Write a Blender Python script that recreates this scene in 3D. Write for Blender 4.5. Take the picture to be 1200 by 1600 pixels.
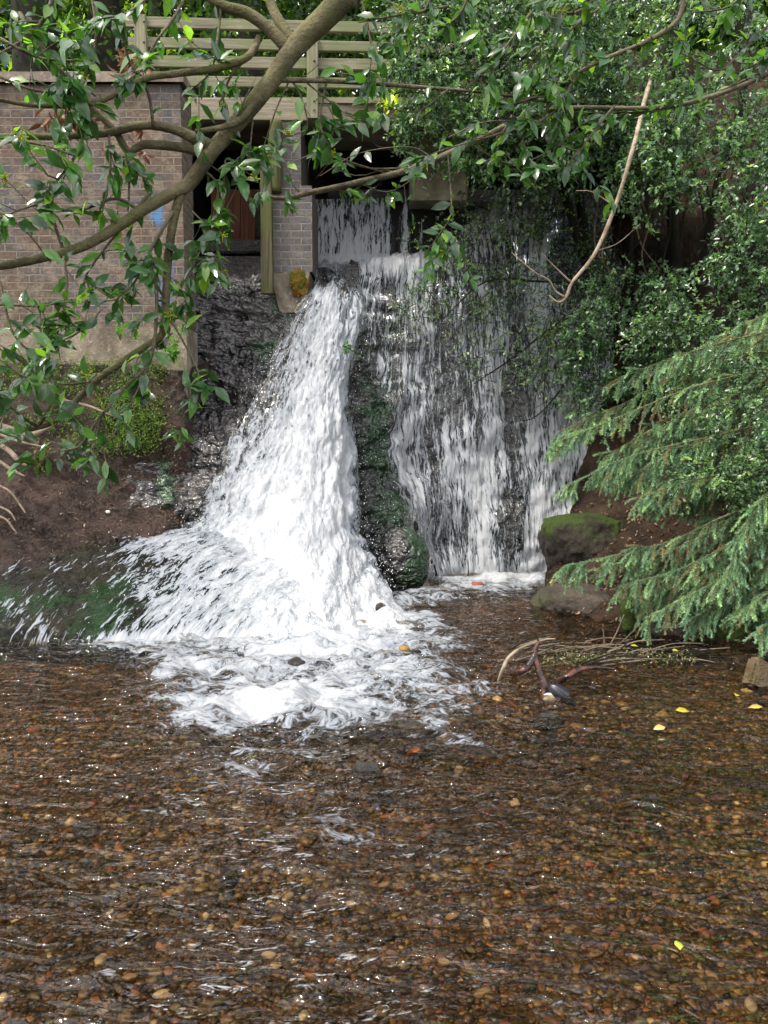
import bpy, bmesh, math
import numpy as np
from mathutils import Vector, Matrix

SC = bpy.context.scene
for o in list(bpy.data.objects): bpy.data.objects.remove(o)
COL = SC.collection
rng = np.random.default_rng(11)

# ------------------------------------------------------------------ camera, sky, sun, exposure
CAMH, PITCH, FPX = 1.6, math.atan(115 / 1209), 1209.0
cd = bpy.data.cameras.new('camera'); cam = bpy.data.objects.new('camera', cd); COL.objects.link(cam)
cam.location = (0, 0, CAMH); cam.rotation_euler = (math.pi / 2 - PITCH, 0, 0)
cd.sensor_fit = 'VERTICAL'; cd.sensor_height = 36; cd.sensor_width = 27
cd.lens = 36 * FPX / 1600; cd.clip_start = 0.05; cd.clip_end = 500
SC.camera = cam
SUN_EL, SUN_AZ = math.radians(60), math.radians(240)      # azimuth clockwise from +Y
w = bpy.data.worlds.new("World"); SC.world = w; w.use_nodes = True
wn = w.node_tree; bg = wn.nodes['Background']; sk = wn.nodes.new('ShaderNodeTexSky')
sk.sky_type = 'NISHITA'; sk.sun_disc = False; sk.sun_elevation = SUN_EL; sk.sun_rotation = SUN_AZ
sk.air_density = 1.0; sk.dust_density = 7.0; sk.ozone_density = 0.4; sk.altitude = 50
tc = wn.nodes.new('ShaderNodeTexCoord'); mp = wn.nodes.new('ShaderNodeMapping'); mp.inputs['Scale'].default_value = (1, 1, 1.6)
nz = wn.nodes.new('ShaderNodeTexNoise'); nz.inputs['Scale'].default_value = 2.6; nz.inputs['Detail'].default_value = 6; nz.inputs['Roughness'].default_value = .55
mr = wn.nodes.new('ShaderNodeMapRange'); mr.interpolation_type = 'SMOOTHSTEP'; mr.inputs[1].default_value = .44; mr.inputs[2].default_value = .62
mx = wn.nodes.new('ShaderNodeMix'); mx.data_type = 'RGBA'; mx.inputs[7].default_value = (13.0, 13.0, 13.0, 1)      # unseen bright cloud, added for white fill and glints on the water
for a_, b_ in ((tc.outputs[0], mp.inputs[0]), (mp.outputs[0], nz.inputs[0]), (nz.outputs[0], mr.inputs[0]), (mr.outputs[0], mx.inputs[0]), (sk.outputs[0], mx.inputs[6]), (mx.outputs[2], bg.inputs[0])): wn.links.new(a_, b_)
bg.inputs[1].default_value = 0.15
sl = bpy.data.lights.new('sun', 'SUN'); sl.energy = 2.1; sl.angle = math.radians(4); sl.color = (1, .95, .87)
sun = bpy.data.objects.new('sun', sl); COL.objects.link(sun)
sd = Vector((math.sin(SUN_AZ) * math.cos(SUN_EL), math.cos(SUN_AZ) * math.cos(SUN_EL), math.sin(SUN_EL)))
sun.rotation_euler = (-sd).to_track_quat('-Z', 'Y').to_euler()
SC.view_settings.view_transform = 'Standard'; SC.view_settings.look = 'None'
SC.view_settings.exposure = 0.9; SC.view_settings.gamma = 1
SC.render.engine = 'CYCLES'
SC.cycles.max_bounces = 8; SC.cycles.diffuse_bounces = 3; SC.cycles.glossy_bounces = 3
SC.cycles.transmission_bounces = 4; SC.cycles.transparent_max_bounces = 16
SC.cycles.caustics_reflective = False; SC.cycles.caustics_refractive = False
SC.cycles.sample_clamp_indirect = 4.0
SC.cycles.use_denoising = True

# ------------------------------------------------------------------ helpers
def P(px, py, D):
    """point that lies at world depth D behind reference column px, row py (1200x1600)"""
    xr = (px - 600) / FPX; yr = (800 - py) / FPX
    c, s = math.cos(PITCH), math.sin(PITCH)
    k = D / (c + yr * s)
    return np.array([xr * k, D, CAMH + (-s + yr * c) * k])
def PG(px, py, z=0.0):
    a = P(px, py, 1.0); k = (z - CAMH) / (a[2] - CAMH)
    return np.array([a[0] * k, k, z])

def hsh(ix, iy, iz, seed):
    n = (ix * 374761393 + iy * 668265263 + iz * 2147483647 * 3 + seed * 974711) & 0xffffffff
    n = ((n ^ (n >> 13)) * 1274126177) & 0xffffffff
    n = ((n ^ (n >> 16)) * 2246822519) & 0xffffffff
    return ((n ^ (n >> 15)) & 0xffff) / 65535.0
def vn(p, seed=0):
    p = np.asarray(p, float); i = np.floor(p).astype(np.int64); f = p - i
    f = f * f * f * (f * (f * 6 - 15) + 10); r = 0
    for a in (0, 1):
        for b in (0, 1):
            for c in (0, 1):
                wgt = (f[..., 0] if a else 1 - f[..., 0]) * (f[..., 1] if b else 1 - f[..., 1]) * (f[..., 2] if c else 1 - f[..., 2])
                r = r + wgt * hsh(i[..., 0] + a, i[..., 1] + b, i[..., 2] + c, seed)
    return r * 2 - 1
def fbm(p, o=4, seed=0, g=.5):
    p = np.asarray(p, float); r = 0; a = 1.0; t = 0
    for k in range(o):
        r = r + a * vn(p * 2 ** k + k * 17.3, seed + k); t += a; a *= g
    return r / t
def sstep(a, b, x):
    t = np.clip((x - a) / (b - a), 0, 1); return t * t * (3 - 2 * t)

ORG = {}
def empty(name, loc, label=None, cat=None, group=None):
    o = bpy.data.objects.new(name, None); COL.objects.link(o); o.location = loc; o.empty_display_size = .2
    ORG[o.name] = np.array(loc, float); tag(o, label, cat, group); return o
def tag(o, label=None, cat=None, group=None, kind=None):
    if label: o['label'] = label
    if cat: o['category'] = cat
    if group: o['group'] = group
    if kind: o['kind'] = kind
    return o
def mk(name, V, F, mat, parent=None, loc=None, smooth=True, col=None, fa=None, uv=None):
    """ONE mesh object; V world coords; F list of index arrays"""
    V = np.asarray(V, float)
    if parent is not None: off = ORG[parent.name]
    else: off = np.array(loc if loc is not None else (0, 0, 0), float)
    me = bpy.data.meshes.new(name); me.vertices.add(len(V)); me.vertices.foreach_set('co', (V - off).astype(np.float32).ravel())
    F = [np.asarray(f, np.int32) for f in F if len(f)]
    nl = sum(f.size for f in F); npoly = sum(len(f) for f in F)
    me.loops.add(nl); me.polygons.add(npoly)
    me.loops.foreach_set('vertex_index', np.concatenate([f.ravel() for f in F]))
    tot = np.concatenate([np.full(len(f), f.shape[1], np.int32) for f in F])
    st = np.concatenate([[0], np.cumsum(tot)[:-1]]).astype(np.int32)
    me.polygons.foreach_set('loop_start', st); me.polygons.foreach_set('loop_total', tot)
    me.polygons.foreach_set('use_smooth', np.full(npoly, smooth))
    me.update(calc_edges=True)
    if col is not None:
        c = np.asarray(col, np.float32); c = np.concatenate([c[:, :3], np.ones((len(c), 1), np.float32)], 1)
        me.color_attributes.new('col', 'FLOAT_COLOR', 'POINT').data.foreach_set('color', c.ravel())
    for k, v in (fa or {}).items():
        me.attributes.new(k, 'FLOAT', 'POINT').data.foreach_set('value', np.asarray(v, np.float32))
    if uv is not None:
        li = np.concatenate([f.ravel() for f in F])
        me.uv_layers.new(name='UVMap').data.foreach_set('uv', np.asarray(uv, np.float32)[li].ravel())
    me.validate()
    o = bpy.data.objects.new(name, me); COL.objects.link(o)
    if mat: me.materials.append(mat)
    if parent is not None: o.parent = parent; ORG[o.name] = off
    else: o.location = off; ORG[o.name] = off
    return o
class MB:
    def __init__(s): s.V = []; s.F = {}; s.C = []; s.n = 0
    def add(s, V, F, col=None):
        V = np.asarray(V, float)
        for f in F:
            f = np.asarray(f, np.int64)
            if len(f): s.F.setdefault(f.shape[1], []).append(f + s.n)
        s.V.append(V); s.n += len(V)
        c = np.ones((len(V), 3)) if col is None else np.broadcast_to(np.asarray(col, float), (len(V), 3))
        s.C.append(c); return s
    def build(s, name, mat, parent=None, loc=None, smooth=True, **k):
        return mk(name, np.concatenate(s.V), [np.concatenate(f) for f in s.F.values()], mat, parent, loc, smooth, col=np.concatenate(s.C), **k)
def spline(pts, n):
    pts = np.asarray(pts, float); m = len(pts)
    if m == 2: return pts[0] + (pts[1] - pts[0]) * np.linspace(0, 1, n)[:, None]
    t = np.linspace(0, m - 1, n); i = np.minimum(t.astype(int), m - 2); f = (t - i)[:, None]
    p0 = np.where((i > 0)[:, None], pts[np.maximum(i - 1, 0)], 2 * pts[0] - pts[1]); p1 = pts[i]; p2 = pts[i + 1]
    p3 = np.where((i < m - 2)[:, None], pts[np.minimum(i + 2, m - 1)], 2 * pts[-1] - pts[-2])
    return .5 * ((2 * p1) + (-p0 + p2) * f + (2 * p0 - 5 * p1 + 4 * p2 - p3) * f ** 2 + (-p0 + 3 * p1 - 3 * p2 + p3) * f ** 3)
def nrmz(v): return v / (np.linalg.norm(v, axis=-1, keepdims=True) + 1e-9)
def tube(pts, r, n=8, step=None, rough=0.0, seed=0):
    """tapered tube along a smooth curve, closed at both ends"""
    pts = np.asarray(pts, float); r = np.atleast_1d(np.asarray(r, float))
    if step:
        L = np.linalg.norm(np.diff(pts, axis=0), axis=1).sum(); m = max(int(L / step), 3)
        rr = np.interp(np.linspace(0, 1, m), np.linspace(0, 1, len(r)), r); pts = spline(pts, m)
    else: rr = np.interp(np.linspace(0, 1, len(pts)), np.linspace(0, 1, len(r)), r)
    m = len(pts); T = nrmz(np.gradient(pts, axis=0)); ref = np.array([.31, .22, .93])
    A = nrmz(np.cross(T, ref)); B = np.cross(T, A)
    a = np.arange(n) * 2 * math.pi / n
    R = rr[:, None] * np.ones(n)
    if rough: R = R * (1 + rough * fbm(np.stack([np.repeat(np.arange(m)[:, None] * .25, n, 1), np.cos(a)[None] * 1.5 + 0 * R, np.sin(a)[None] * 1.5 + 0 * R], -1), 3, seed))
    V = pts[:, None] + R[..., None] * (np.cos(a)[None, :, None] * A[:, None] + np.sin(a)[None, :, None] * B[:, None])
    V = np.concatenate([V.reshape(-1, 3), pts[:1], pts[-1:]])
    i = np.arange(m - 1)[:, None] * n; j = np.arange(n)[None]; k = (j + 1) % n
    Q = np.stack([i + j, i + k, i + n + k, i + n + j], -1).reshape(-1, 4)
    j = np.arange(n); k = (j + 1) % n
    C = np.concatenate([np.stack([k, j, np.full(n, m * n)], -1), np.stack([(m - 1) * n + j, (m - 1) * n + k, np.full(n, m * n + 1)], -1)])
    return V, [Q, C]
def box(c, s, rz=0, bev=0.0, rx=0, ry=0):
    bm = bmesh.new(); bmesh.ops.create_cube(bm, size=1)
    for v in bm.verts: v.co = Vector((v.co.x * s[0], v.co.y * s[1], v.co.z * s[2]))
    if bev: bmesh.ops.bevel(bm, geom=list(bm.edges), offset=bev, segments=2, affect='EDGES')
    bm.transform(Matrix.Translation(c) @ Matrix.Rotation(rz, 4, 'Z') @ Matrix.Rotation(rx, 4, 'X') @ Matrix.Rotation(ry, 4, 'Y'))
    V = np.array([v.co[:] for v in bm.verts]); bm.verts.index_update(); F = {}
    for f in bm.faces: F.setdefault(len(f.verts), []).append([v.index for v in f.verts])
    bm.free(); return V, list(F.values())
def net(cols, nu, nv, world=False):
    """dense smooth surface through a control net: cols[c][r] = (px,py,D)"""
    A = np.array([[p if world else P(*p) for p in c] for c in cols])
    A = np.stack([spline(A[c], nv) for c in range(len(A))])
    return np.stack([spline(A[:, r], nu) for r in range(nv)], 1)          # nu, nv, 3
def gridf(nu, nv):
    i = np.arange(nu - 1)[:, None] * nv; j = np.arange(nv - 1)[None]
    return np.stack([i + j, i + nv + j, i + nv + j + 1, i + j + 1], -1).reshape(-1, 4)
def gnorm(S):
    return nrmz(np.cross(np.gradient(S, axis=1), np.gradient(S, axis=0)))
def arclen(S):
    """uv in metres: u across (column spacing at mid height), v along the flow"""
    du = np.linalg.norm(np.diff(S, axis=0), axis=2).mean(1); u = np.concatenate([[0], np.cumsum(du)])
    dv = np.linalg.norm(np.diff(S, axis=1), axis=2); v = np.concatenate([np.zeros((len(S), 1)), np.cumsum(dv, 1)], 1)
    return np.stack([np.repeat(u[:, None], S.shape[1], 1), v], -1)
def pix(V):
    """reference column and row of world points (used only to lay out stream courses)"""
    c, s = math.cos(PITCH), math.sin(PITCH); y = V[..., 1]; z = V[..., 2] - CAMH
    d = y * c - z * s; u = y * s + z * c
    return 600 + FPX * V[..., 0] / d, 800 - FPX * u / d

# ------------------------------------------------------------------ material helper
class G:
    def __init__(s, name):
        s.m = bpy.data.materials.new(name); s.m.use_nodes = True; s.t = s.m.node_tree; s.t.nodes.clear()
        s.out = s.t.nodes.new('ShaderNodeOutputMaterial')
    def n(s, ty, ins=None, out=0, **pr):
        nd = s.t.nodes.new('ShaderNode' + ty)
        for k, v in pr.items(): setattr(nd, k, v)
        for k, v in (ins or {}).items():
            sk_ = nd.inputs[k]
            if isinstance(v, bpy.types.NodeSocket): s.t.links.new(v, sk_)
            else:
                if sk_.type == 'RGBA' and len(v) == 3: v = (*v, 1)
                sk_.default_value = v
        return nd if out is None else nd.outputs[out]
    def math(s, op, a, b=0.0, c=None, clamp=False):
        d = {0: a, 1: b}
        if c is not None: d[2] = c
        return s.n('Math', d, operation=op, use_clamp=clamp)
    def mix(s, f, a, b, bt='MIX'):
        nd = s.t.nodes.new('ShaderNodeMix'); nd.data_type = 'RGBA'; nd.blend_type = bt
        for i, v in ((0, f), (6, a), (7, b)):
            if isinstance(v, bpy.types.NodeSocket): s.t.links.new(v, nd.inputs[i])
            else: nd.inputs[i].default_value = v if i == 0 else (*v[:3], 1)
        return nd.outputs[2]
    def rng(s, v, a, b, c=0.0, d=1.0, smooth=True):
        return s.n('MapRange', {0: v, 1: a, 2: b, 3: c, 4: d}, interpolation_type='SMOOTHSTEP' if smooth else 'LINEAR')
    def noise(s, vec, sc, det=4, rough=.55, dist=0.0, out=0):
        return s.n('TexNoise', {'Vector': vec, 'Scale': sc, 'Detail': det, 'Roughness': rough, 'Distortion': dist}, out)
    def coord(s): return s.n('TexCoord', out=3)
    def uv(s): return s.n('TexCoord', out=2)
    def scale(s, v, x, y, z=1.0): return s.n('Mapping', {'Vector': v, 'Scale': (x, y, z)})
    def attr(s, name, out=0): return s.n('Attribute', out=out, attribute_name=name)
    def bump(s, h, st, dist, nrm=None):
        d = {'Height': h, 'Strength': st, 'Distance': dist}
        if nrm is not None: d['Normal'] = nrm
        return s.n('Bump', d)
    def end(s, sh, disp=None):
        s.t.links.new(sh, s.out.inputs[0]); return s.m
    def prin(s, **k):
        mp = dict(color='Base Color', rough='Roughness', spec='Specular IOR Level', normal='Normal', metal='Metallic', coat='Coat Weight', sss='Subsurface Weight')
        return s.n('BsdfPrincipled', {mp[a]: v for a, v in k.items()})

def rock_mat(name, dark, light, green, gthr, rough=.22, wet=.5, bs=1.0, lump=0.0):
    g = G(name); c = g.coord()
    n1 = g.noise(c, 3.0, 8, .62); n2 = g.noise(c, 22, 6, .65); n3 = g.noise(c, 90, 4, .6)
    base = g.mix(g.rng(n1, .35, .7), dark, light)
    base = g.mix(g.rng(n2, .5, .75, 0, .5), base, tuple(x * 1.7 for x in light))
    gm = g.noise(c, 1.6, 6, .7)
    ga = g.math('ADD', gm, g.attr('moss', 2))
    base = g.mix(g.rng(ga, gthr, gthr + .14), base, g.mix(g.rng(n3, .35, .65), green, tuple(x * 1.9 for x in green)))
    h = g.math('ADD', g.math('MULTIPLY', n2, .8), g.math('MULTIPLY', n3, .35))
    nb = g.bump(h, .9 * bs, .05)
    if lump:
        l1 = g.noise(g.scale(c, 1, 1, 1.5), 9, 3, .5, .6); nb = g.bump(g.math('ADD', g.math('MULTIPLY', l1, 1.0), g.math('MULTIPLY', n2, .12)), 1.0, lump)
    nb = g.bump(g.noise(g.scale(c, 1, 1, .35), 130, 3, .7), (.12 if lump else .35) * bs, .012, nb)
    r = g.rng(n2, .3, .7, rough, rough + .25)
    return g.end(g.prin(color=base, rough=r, spec=wet, normal=nb))
M = {}
M['rock'] = rock_mat('wet_rock', (.011, .010, .010), (.075, .068, .064), (.016, .038, .014), .575, .05, .9, 1.5, .085)
M['apron'] = rock_mat('algae_rock', (.006, .006, .004), (.022, .018, .011), (.007, .02, .006), .44, .42, .1, 1.2, .05)
M['boulder'] = rock_mat('mossy_boulder', (.018, .014, .011), (.05, .04, .032), (.028, .045, .007), .46, .6, .25)
M['stone'] = rock_mat('gravel_stone', (.03, .024, .018), (.10, .08, .062), (.03, .042, .010), .58, .45, .35)
M['slab'] = rock_mat('tan_slab', (.09, .065, .03), (.2, .15, .08), (.1, .1, .03), .7, .5, .3)
M['wetstone'] = rock_mat('black_wet_stone', (.012, .011, .010), (.045, .04, .035), (.03, .035, .014), .72, .1, .7)

def mud():
    g = G('mud'); c = g.coord(); n1 = g.noise(c, 2.2, 6, .6); n2 = g.noise(c, 30, 6, .7); n3 = g.noise(c, 110, 3, .7)
    b = g.mix(g.rng(n1, .35, .65), (.028, .017, .013), (.10, .06, .045))
    b = g.mix(g.rng(n2, .55, .75, 0, .7), b, (.16, .11, .09))
    b = g.mix(g.rng(n3, .6, .75, 0, .6), b, (.018, .012, .010))
    nb = g.bump(g.math('ADD', n2, g.math('MULTIPLY', n3, .5)), 1.0, .09)
    return g.end(g.prin(color=b, rough=g.rng(n1, .4, .6, .35, .75), spec=.4, normal=nb))
M['mud'] = mud()
def earth():
    g = G('bank_earth'); c = g.coord(); n1 = g.noise(c, 1.6, 6, .6); n2 = g.noise(g.scale(c, 1, 1, .3), 16, 6, .7)
    b = g.mix(g.rng(n1, .35, .68), (.014, .010, .007), (.06, .038, .024)); b = g.mix(g.rng(n2, .55, .72, 0, .7), b, (.13, .09, .06))
    return g.end(g.prin(color=b, rough=.9, spec=.15, normal=g.bump(n2, 1.0, .06)))
M['earth'] = earth()

def bark(name, a, b, mossc=None, sc=1.0):
    g = G(name); c = g.coord(); n = g.noise(c, 9 * sc, 6, .6); n2 = g.noise(c, 70 * sc, 5, .65)
    k = g.mix(g.rng(n, .35, .65), a, b)
    if mossc: k = g.mix(g.math('MULTIPLY', g.rng(g.noise(c, 5 * sc, 5, .65), .42, .6), .8), k, mossc)
    k = g.mix(g.rng(n2, .55, .72, 0, .55), k, tuple(x * .45 for x in a))
    return g.end(g.prin(color=k, rough=.8, spec=.15, normal=g.bump(n2, .9, .015)))
M['bough'] = bark('holly_bark', (.085, .075, .042), (.19, .165, .095), (.11, .115, .04))
M['twig'] = bark('twig_bark', (.09, .075, .05), (.19, .16, .11))
M['pale'] = bark('pale_dead_wood', (.20, .155, .105), (.38, .31, .23))
M['darkbark'] = bark('dark_bark', (.010, .008, .006), (.03, .025, .018), (.018, .022, .008), .35)
M['root'] = bark('root_bark', (.11, .085, .062), (.24, .19, .14))
def wetwood():
    g = G('wet_driftwood'); c = g.coord(); n = g.noise(c, 14, 5, .6); n2 = g.noise(c, 60, 4, .6)
    k = g.mix(g.rng(n, .42, .58), (.016, .010, .009), (.11, .038, .025))
    return g.end(g.prin(color=k, rough=.16, spec=.6, normal=g.bump(n2, .5, .008)))
M['wetwood'] = wetwood()

def leafm(name, rough=.28, trans=.35, spec=.5, vein=True):
    g = G(name); c = g.attr('col'); n = g.noise(g.coord(), 60, 2)
    k = g.mix(g.rng(n, .35, .7, 0, .35), c, g.mix(1.0, c, (1.5, 1.45, 1.1), 'MULTIPLY'))
    p = g.prin(color=k, rough=rough, spec=spec, normal=g.bump(n, .18, .004))
    t = g.n('BsdfTranslucent', {'Color': g.mix(1.0, k, (2.6, 2.8, 1.0), 'MULTIPLY')})
    return g.end(g.n('MixShader', {0: trans, 1: p, 2: t}))
M['leaf'] = leafm('glossy_leaf', .2, .33, .7)
M['leaf_small'] = leafm('small_leaf', .32, .28, .9)
M['leaf_far'] = leafm('far_leaf', .5, .5, .3)
M['needle'] = leafm('spruce_needle', .45, .2, .4)
M['dead'] = leafm('dead_leaf', .6, .06, .25)
M['yellow_leaf'] = leafm('fallen_yellow_leaf', .35, .2, .45)
def tint(name, rough=.5, spec=.4, bs=.4, sc=80):
    g = G(name); n = g.noise(g.coord(), sc, 4, .6)
    k = g.mix(g.rng(n, .35, .7, 0, .6), g.attr('col'), g.mix(1.0, g.attr('col'), (.45, .45, .45), 'MULTIPLY'))
    return g.end(g.prin(color=k, rough=rough, spec=spec, normal=g.bump(n, bs, .01)))
M['pebble'] = tint('pebble', .35, .4, .3, 55)
M['debris'] = tint('debris', .6, .3)

def brick(name, c1, c2, mortar, render_z=None, paint=None, tone=(.5, .42, .36)):
    g = G(name); uv = g.uv(); c = g.coord()
    wv = g.n('VectorMath', {0: uv, 1: g.n('VectorMath', {0: g.noise(uv, 5, 3, out=1), 'Scale': .014}, operation='SCALE')}, operation='ADD')
    bt = g.n('TexBrick', {'Vector': wv, 'Color1': c1, 'Color2': c2, 'Mortar': (0, 0, 0), 'Scale': 1.0, 'Mortar Size': .007, 'Mortar Smooth': .25, 'Bias': -.1,
                          'Brick Width': .235, 'Row Height': .078}, None, offset=.5)
    col, fac = bt.outputs[0], bt.outputs[1]
    cell = g.n('TexBrick', {'Vector': wv, 'Color1': (0, 0, 0), 'Color2': (1, 1, 1), 'Mortar': (.5, .5, .5), 'Scale': 1.0, 'Mortar Size': 0.0, 'Bias': 0.0, 'Brick Width': .235, 'Row Height': .078}, 0, offset=.5)
    n1 = g.noise(uv, 1.3, 6, .6); n2 = g.noise(uv, 40, 5, .65); n3 = g.noise(uv, 7, 5, .65)
    blue = g.mix(g.math('MULTIPLY', g.rng(n1, .42, .6), g.rng(cell, .3, .7, .4, 1.0)), col, (.10, .097, .11))
    k = g.mix(g.rng(n3, .42, .66, 0, .8), blue, tone)
    k = g.mix(g.rng(n2, .45, .7, 0, .75), k, (.05, .042, .034))
    k = g.mix(g.rng(g.noise(uv, 2.6, 7, .7), .5, .68, 0, .7), k, (.055, .046, .034))
    k = g.mix(g.math('MULTIPLY', fac, g.rng(n3, .3, .6, .95, .5)), k, mortar)
    hgt = g.math('SUBTRACT', g.math('MULTIPLY', n2, .45), g.math('MULTIPLY', fac, .9))
    if render_z is not None:
        z = g.n('SeparateXYZ', {0: uv}, 1)
        k = g.mix(g.rng(g.math('ADD', z, g.math('MULTIPLY', n3, .25)), render_z + .1, render_z + .2), k, g.mix(g.rng(n1, .35, .65), (.30, .25, .19), (.2, .165, .12)))
    if paint:
        for (x0, x1, y0, y1, pc) in paint:
            xs = g.n('SeparateXYZ', {0: wv}, 0); ys = g.n('SeparateXYZ', {0: wv}, 1)
            mx = g.math('MULTIPLY', g.rng(xs, x0, x0 + .03), g.rng(xs, x1 - .03, x1, 1, 0)); my = g.math('MULTIPLY', g.rng(ys, y0, y0 + .1), g.rng(ys, y1 - .15, y1, 1, 0))
            k = g.mix(g.math('MULTIPLY', g.math('MULTIPLY', mx, my), g.rng(g.noise(g.scale(uv, 1, .35), 16, 5, .75), .42, .56, 0, .75)), k, pc)
    gm = g.rng(g.math('ADD', g.noise(uv, 3.5, 6, .7), g.attr('moss', 2)), .72, .86)
    k = g.mix(gm, k, (.09, .085, .02))
    return g.end(g.prin(color=k, rough=.8, spec=.25, normal=g.bump(hgt, 1.0, .02)))
M['brick'] = brick('old_brick', (.135, .085, .058), (.095, .074, .058), (.27, .23, .17), None, [(3.25, 3.42, 1.0, 1.36, (.05, .22, .46)), (3.28, 3.52, .05, .75, (.09, .14, .24))], (.25, .205, .15))
M['pierbrick'] = brick('blue_engineering_brick', (.105, .097, .10), (.14, .118, .112), (.30, .265, .19), None, None, (.17, .15, .14))
M['plinth'] = rock_mat('rendered_plinth', (.14, .115, .085), (.30, .255, .19), (.09, .10, .03), .74, .75, .2, .6)
M['concrete'] = rock_mat('stained_concrete', (.16, .15, .09), (.38, .35, .25), (.10, .12, .03), .62, .75, .2, .5)
M['coping'] = rock_mat('coping_stone', (.14, .11, .09), (.30, .25, .2), (.10, .11, .04), .66, .8, .2, .6)
def timber(name, a, b, green=None):
    g = G(name); c = g.uv(); n = g.noise(g.scale(c, 1.2, 26), 1.6, 6, .6, .4); n2 = g.noise(c, 2.2, 4)
    k = g.mix(g.rng(n, .35, .68), a, b)
    if green: k = g.mix(g.rng(n2, .42, .62, 0, .8), k, green)
    ln = g.rng(g.noise(g.scale(c, .8, 60), 1.5, 3, .6), .6, .68)
    k = g.mix(g.math('MULTIPLY', ln, .6), k, tuple(x * .3 for x in a))
    return g.end(g.prin(color=k, rough=.8, spec=.2, normal=g.bump(g.math('SUBTRACT', n, ln), .45, .01)))
M['timber'] = timber('weathered_timber', (.18, .15, .11), (.33, .285, .215), (.19, .19, .10))
M['rail'] = timber('grey_green_rail', (.16, .145, .10), (.28, .26, .18), (.16, .185, .085))
M['rust'] = timber('rust_brown_board', (.055, .022, .012), (.12, .048, .025))
M['mosspost'] = timber('mossy_post', (.06, .05, .03), (.14, .125, .07), (.075, .085, .022))
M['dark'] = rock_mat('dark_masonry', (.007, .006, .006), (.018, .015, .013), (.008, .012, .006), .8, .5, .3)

def water_mat(name, foamuv, sx, sy, s2x, s2y, riv=False, soft=.10, dist=.0, glo=1.0, sh1=.62):
    """clear film over what lies beneath, broken by white foam; the foam follows the flow"""
    g = G(name); uv = g.uv(); c = g.coord()
    de = g.attr('dens', 2)
    wa = g.n('VectorMath', {0: g.noise(uv, 3.0, 3, out=1), 'Scale': dist}, operation='SCALE')
    wu = g.n('VectorMath', {0: uv, 1: wa}, operation='ADD')
    n1 = g.noise(g.scale(wu, sx, sy), 1.0, 5, .6, .6)
    n2 = g.noise(g.scale(wu, s2x, s2y), 1.0, 5, .65, .8)
    v = g.math('ADD', g.math('MULTIPLY', n1, .5), g.math('MULTIPLY', n2, .5))
    v = g.math('MULTIPLY_ADD', g.math('SUBTRACT', v, .5), 2.9, .5)
    th = g.math('SUBTRACT', 1.0, de)
    d = g.math('SUBTRACT', v, th)
    mask = g.rng(d, -soft, soft)
    if riv:
        w1 = g.noise(g.scale(c, 3.4, 7.8), 1.0, 2, .45, 1.5); w2 = g.noise(g.scale(c, 12, 26), 1.0, 2, .5, 1.2)
        nb = g.bump(w1, 1.0, .13); nb = g.bump(w2, 1.0, .005, nb)
    else:
        nb = g.bump(g.noise(g.scale(wu, s2x * .6, s2y * .6), 1.0, 2, .5), .8, .012)
    fr = g.math('MULTIPLY', g.n('Fresnel', {'IOR': 1.36, 'Normal': nb}), glo if riv else g.math('MULTIPLY', g.rng(de, .04, .25), glo))
    tr = g.n('BsdfTransparent', {'Color': (.91, .81, .63) if riv else (.9, .92, .92)})
    gl = g.n('BsdfGlossy', {'Color': (1, 1, 1), 'Roughness': .02 if riv else .06, 'Normal': nb})
    film = g.n('MixShader', {0: fr, 1: tr, 2: gl})
    shade = g.mix(g.rng(d, -.02, sh1), (.31, .35, .40), (.69, .71, .73))
    fb = g.bump(v, .6, .035)
    df = g.prin(color=shade, rough=.45, spec=.35, normal=fb)
    tl = g.n('BsdfTranslucent', {'Color': (.8, .84, .87), 'Normal': fb})
    foam = g.n('MixShader', {0: .35, 1: df, 2: tl})
    return g.end(g.n('MixShader', {0: mask, 1: film, 2: foam}))
M['fall'] = water_mat('falling_water', True, 15, 4.2, 50, 16, dist=.08, soft=.14, glo=.3)
M['cascade'] = water_mat('thin_cascade', True, 20, 2.2, 52, 8, dist=.06, soft=.08, sh1=.26, glo=.6)
M['apronw'] = water_mat('apron_water', True, 14, 4.5, 48, 13, dist=.14, soft=.06, glo=.008)
M['river'] = water_mat('river_water', True, 4.2, 6.5, 22, 34, True, dist=.26, soft=.15)

def bed():
    g = G('gravel_bed'); c = g.coord()
    vo = g.n('TexVoronoi', {'Vector': c, 'Scale': 34.0, 'Randomness': 1.0}, None); vd = g.n('TexVoronoi', {'Vector': c, 'Scale': 34.0}, 0, feature='DISTANCE_TO_EDGE')
    cr = g.n('SeparateColor', {0: vo.outputs[1]}, 0)
    rp = g.t.nodes.new('ShaderNodeValToRGB'); g.t.links.new(cr, rp.inputs[0]); e = rp.color_ramp.elements
    e[0].position = 0; e[0].color = (.03, .02, .014, 1); e[1].position = 1; e[1].color = (.24, .17, .1, 1)
    for p_, q in ((.35, (.07, .045, .028)), (.6, (.12, .07, .038)), (.8, (.17, .09, .045))): x = e.new(p_); x.color = (*q, 1)
    k = g.mix(g.rng(vd, 0, .12), (.012, .009, .007), rp.outputs[0])
    n = g.noise(c, .55, 4, .6)
    k = g.mix(1.0, k, g.mix(g.rng(n, .35, .65), (.55, .5, .45), (1.25, 1.05, .8)), 'MULTIPLY')
    return g.end(g.prin(color=k, rough=.5, spec=.3, normal=g.bump(vd, .8, .05)))
M['bed'] = bed()
def plain(name, c, rough=.5, spec=.5):
    g = G(name); n = g.noise(g.coord(), 40, 3)
    return g.end(g.prin(color=g.mix(g.rng(n, .3, .7), c, tuple(x * .8 for x in c)), rough=rough, spec=spec))
M['blackhide'] = plain('black_leather', (.02, .023, .03), .28, .5)
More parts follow.
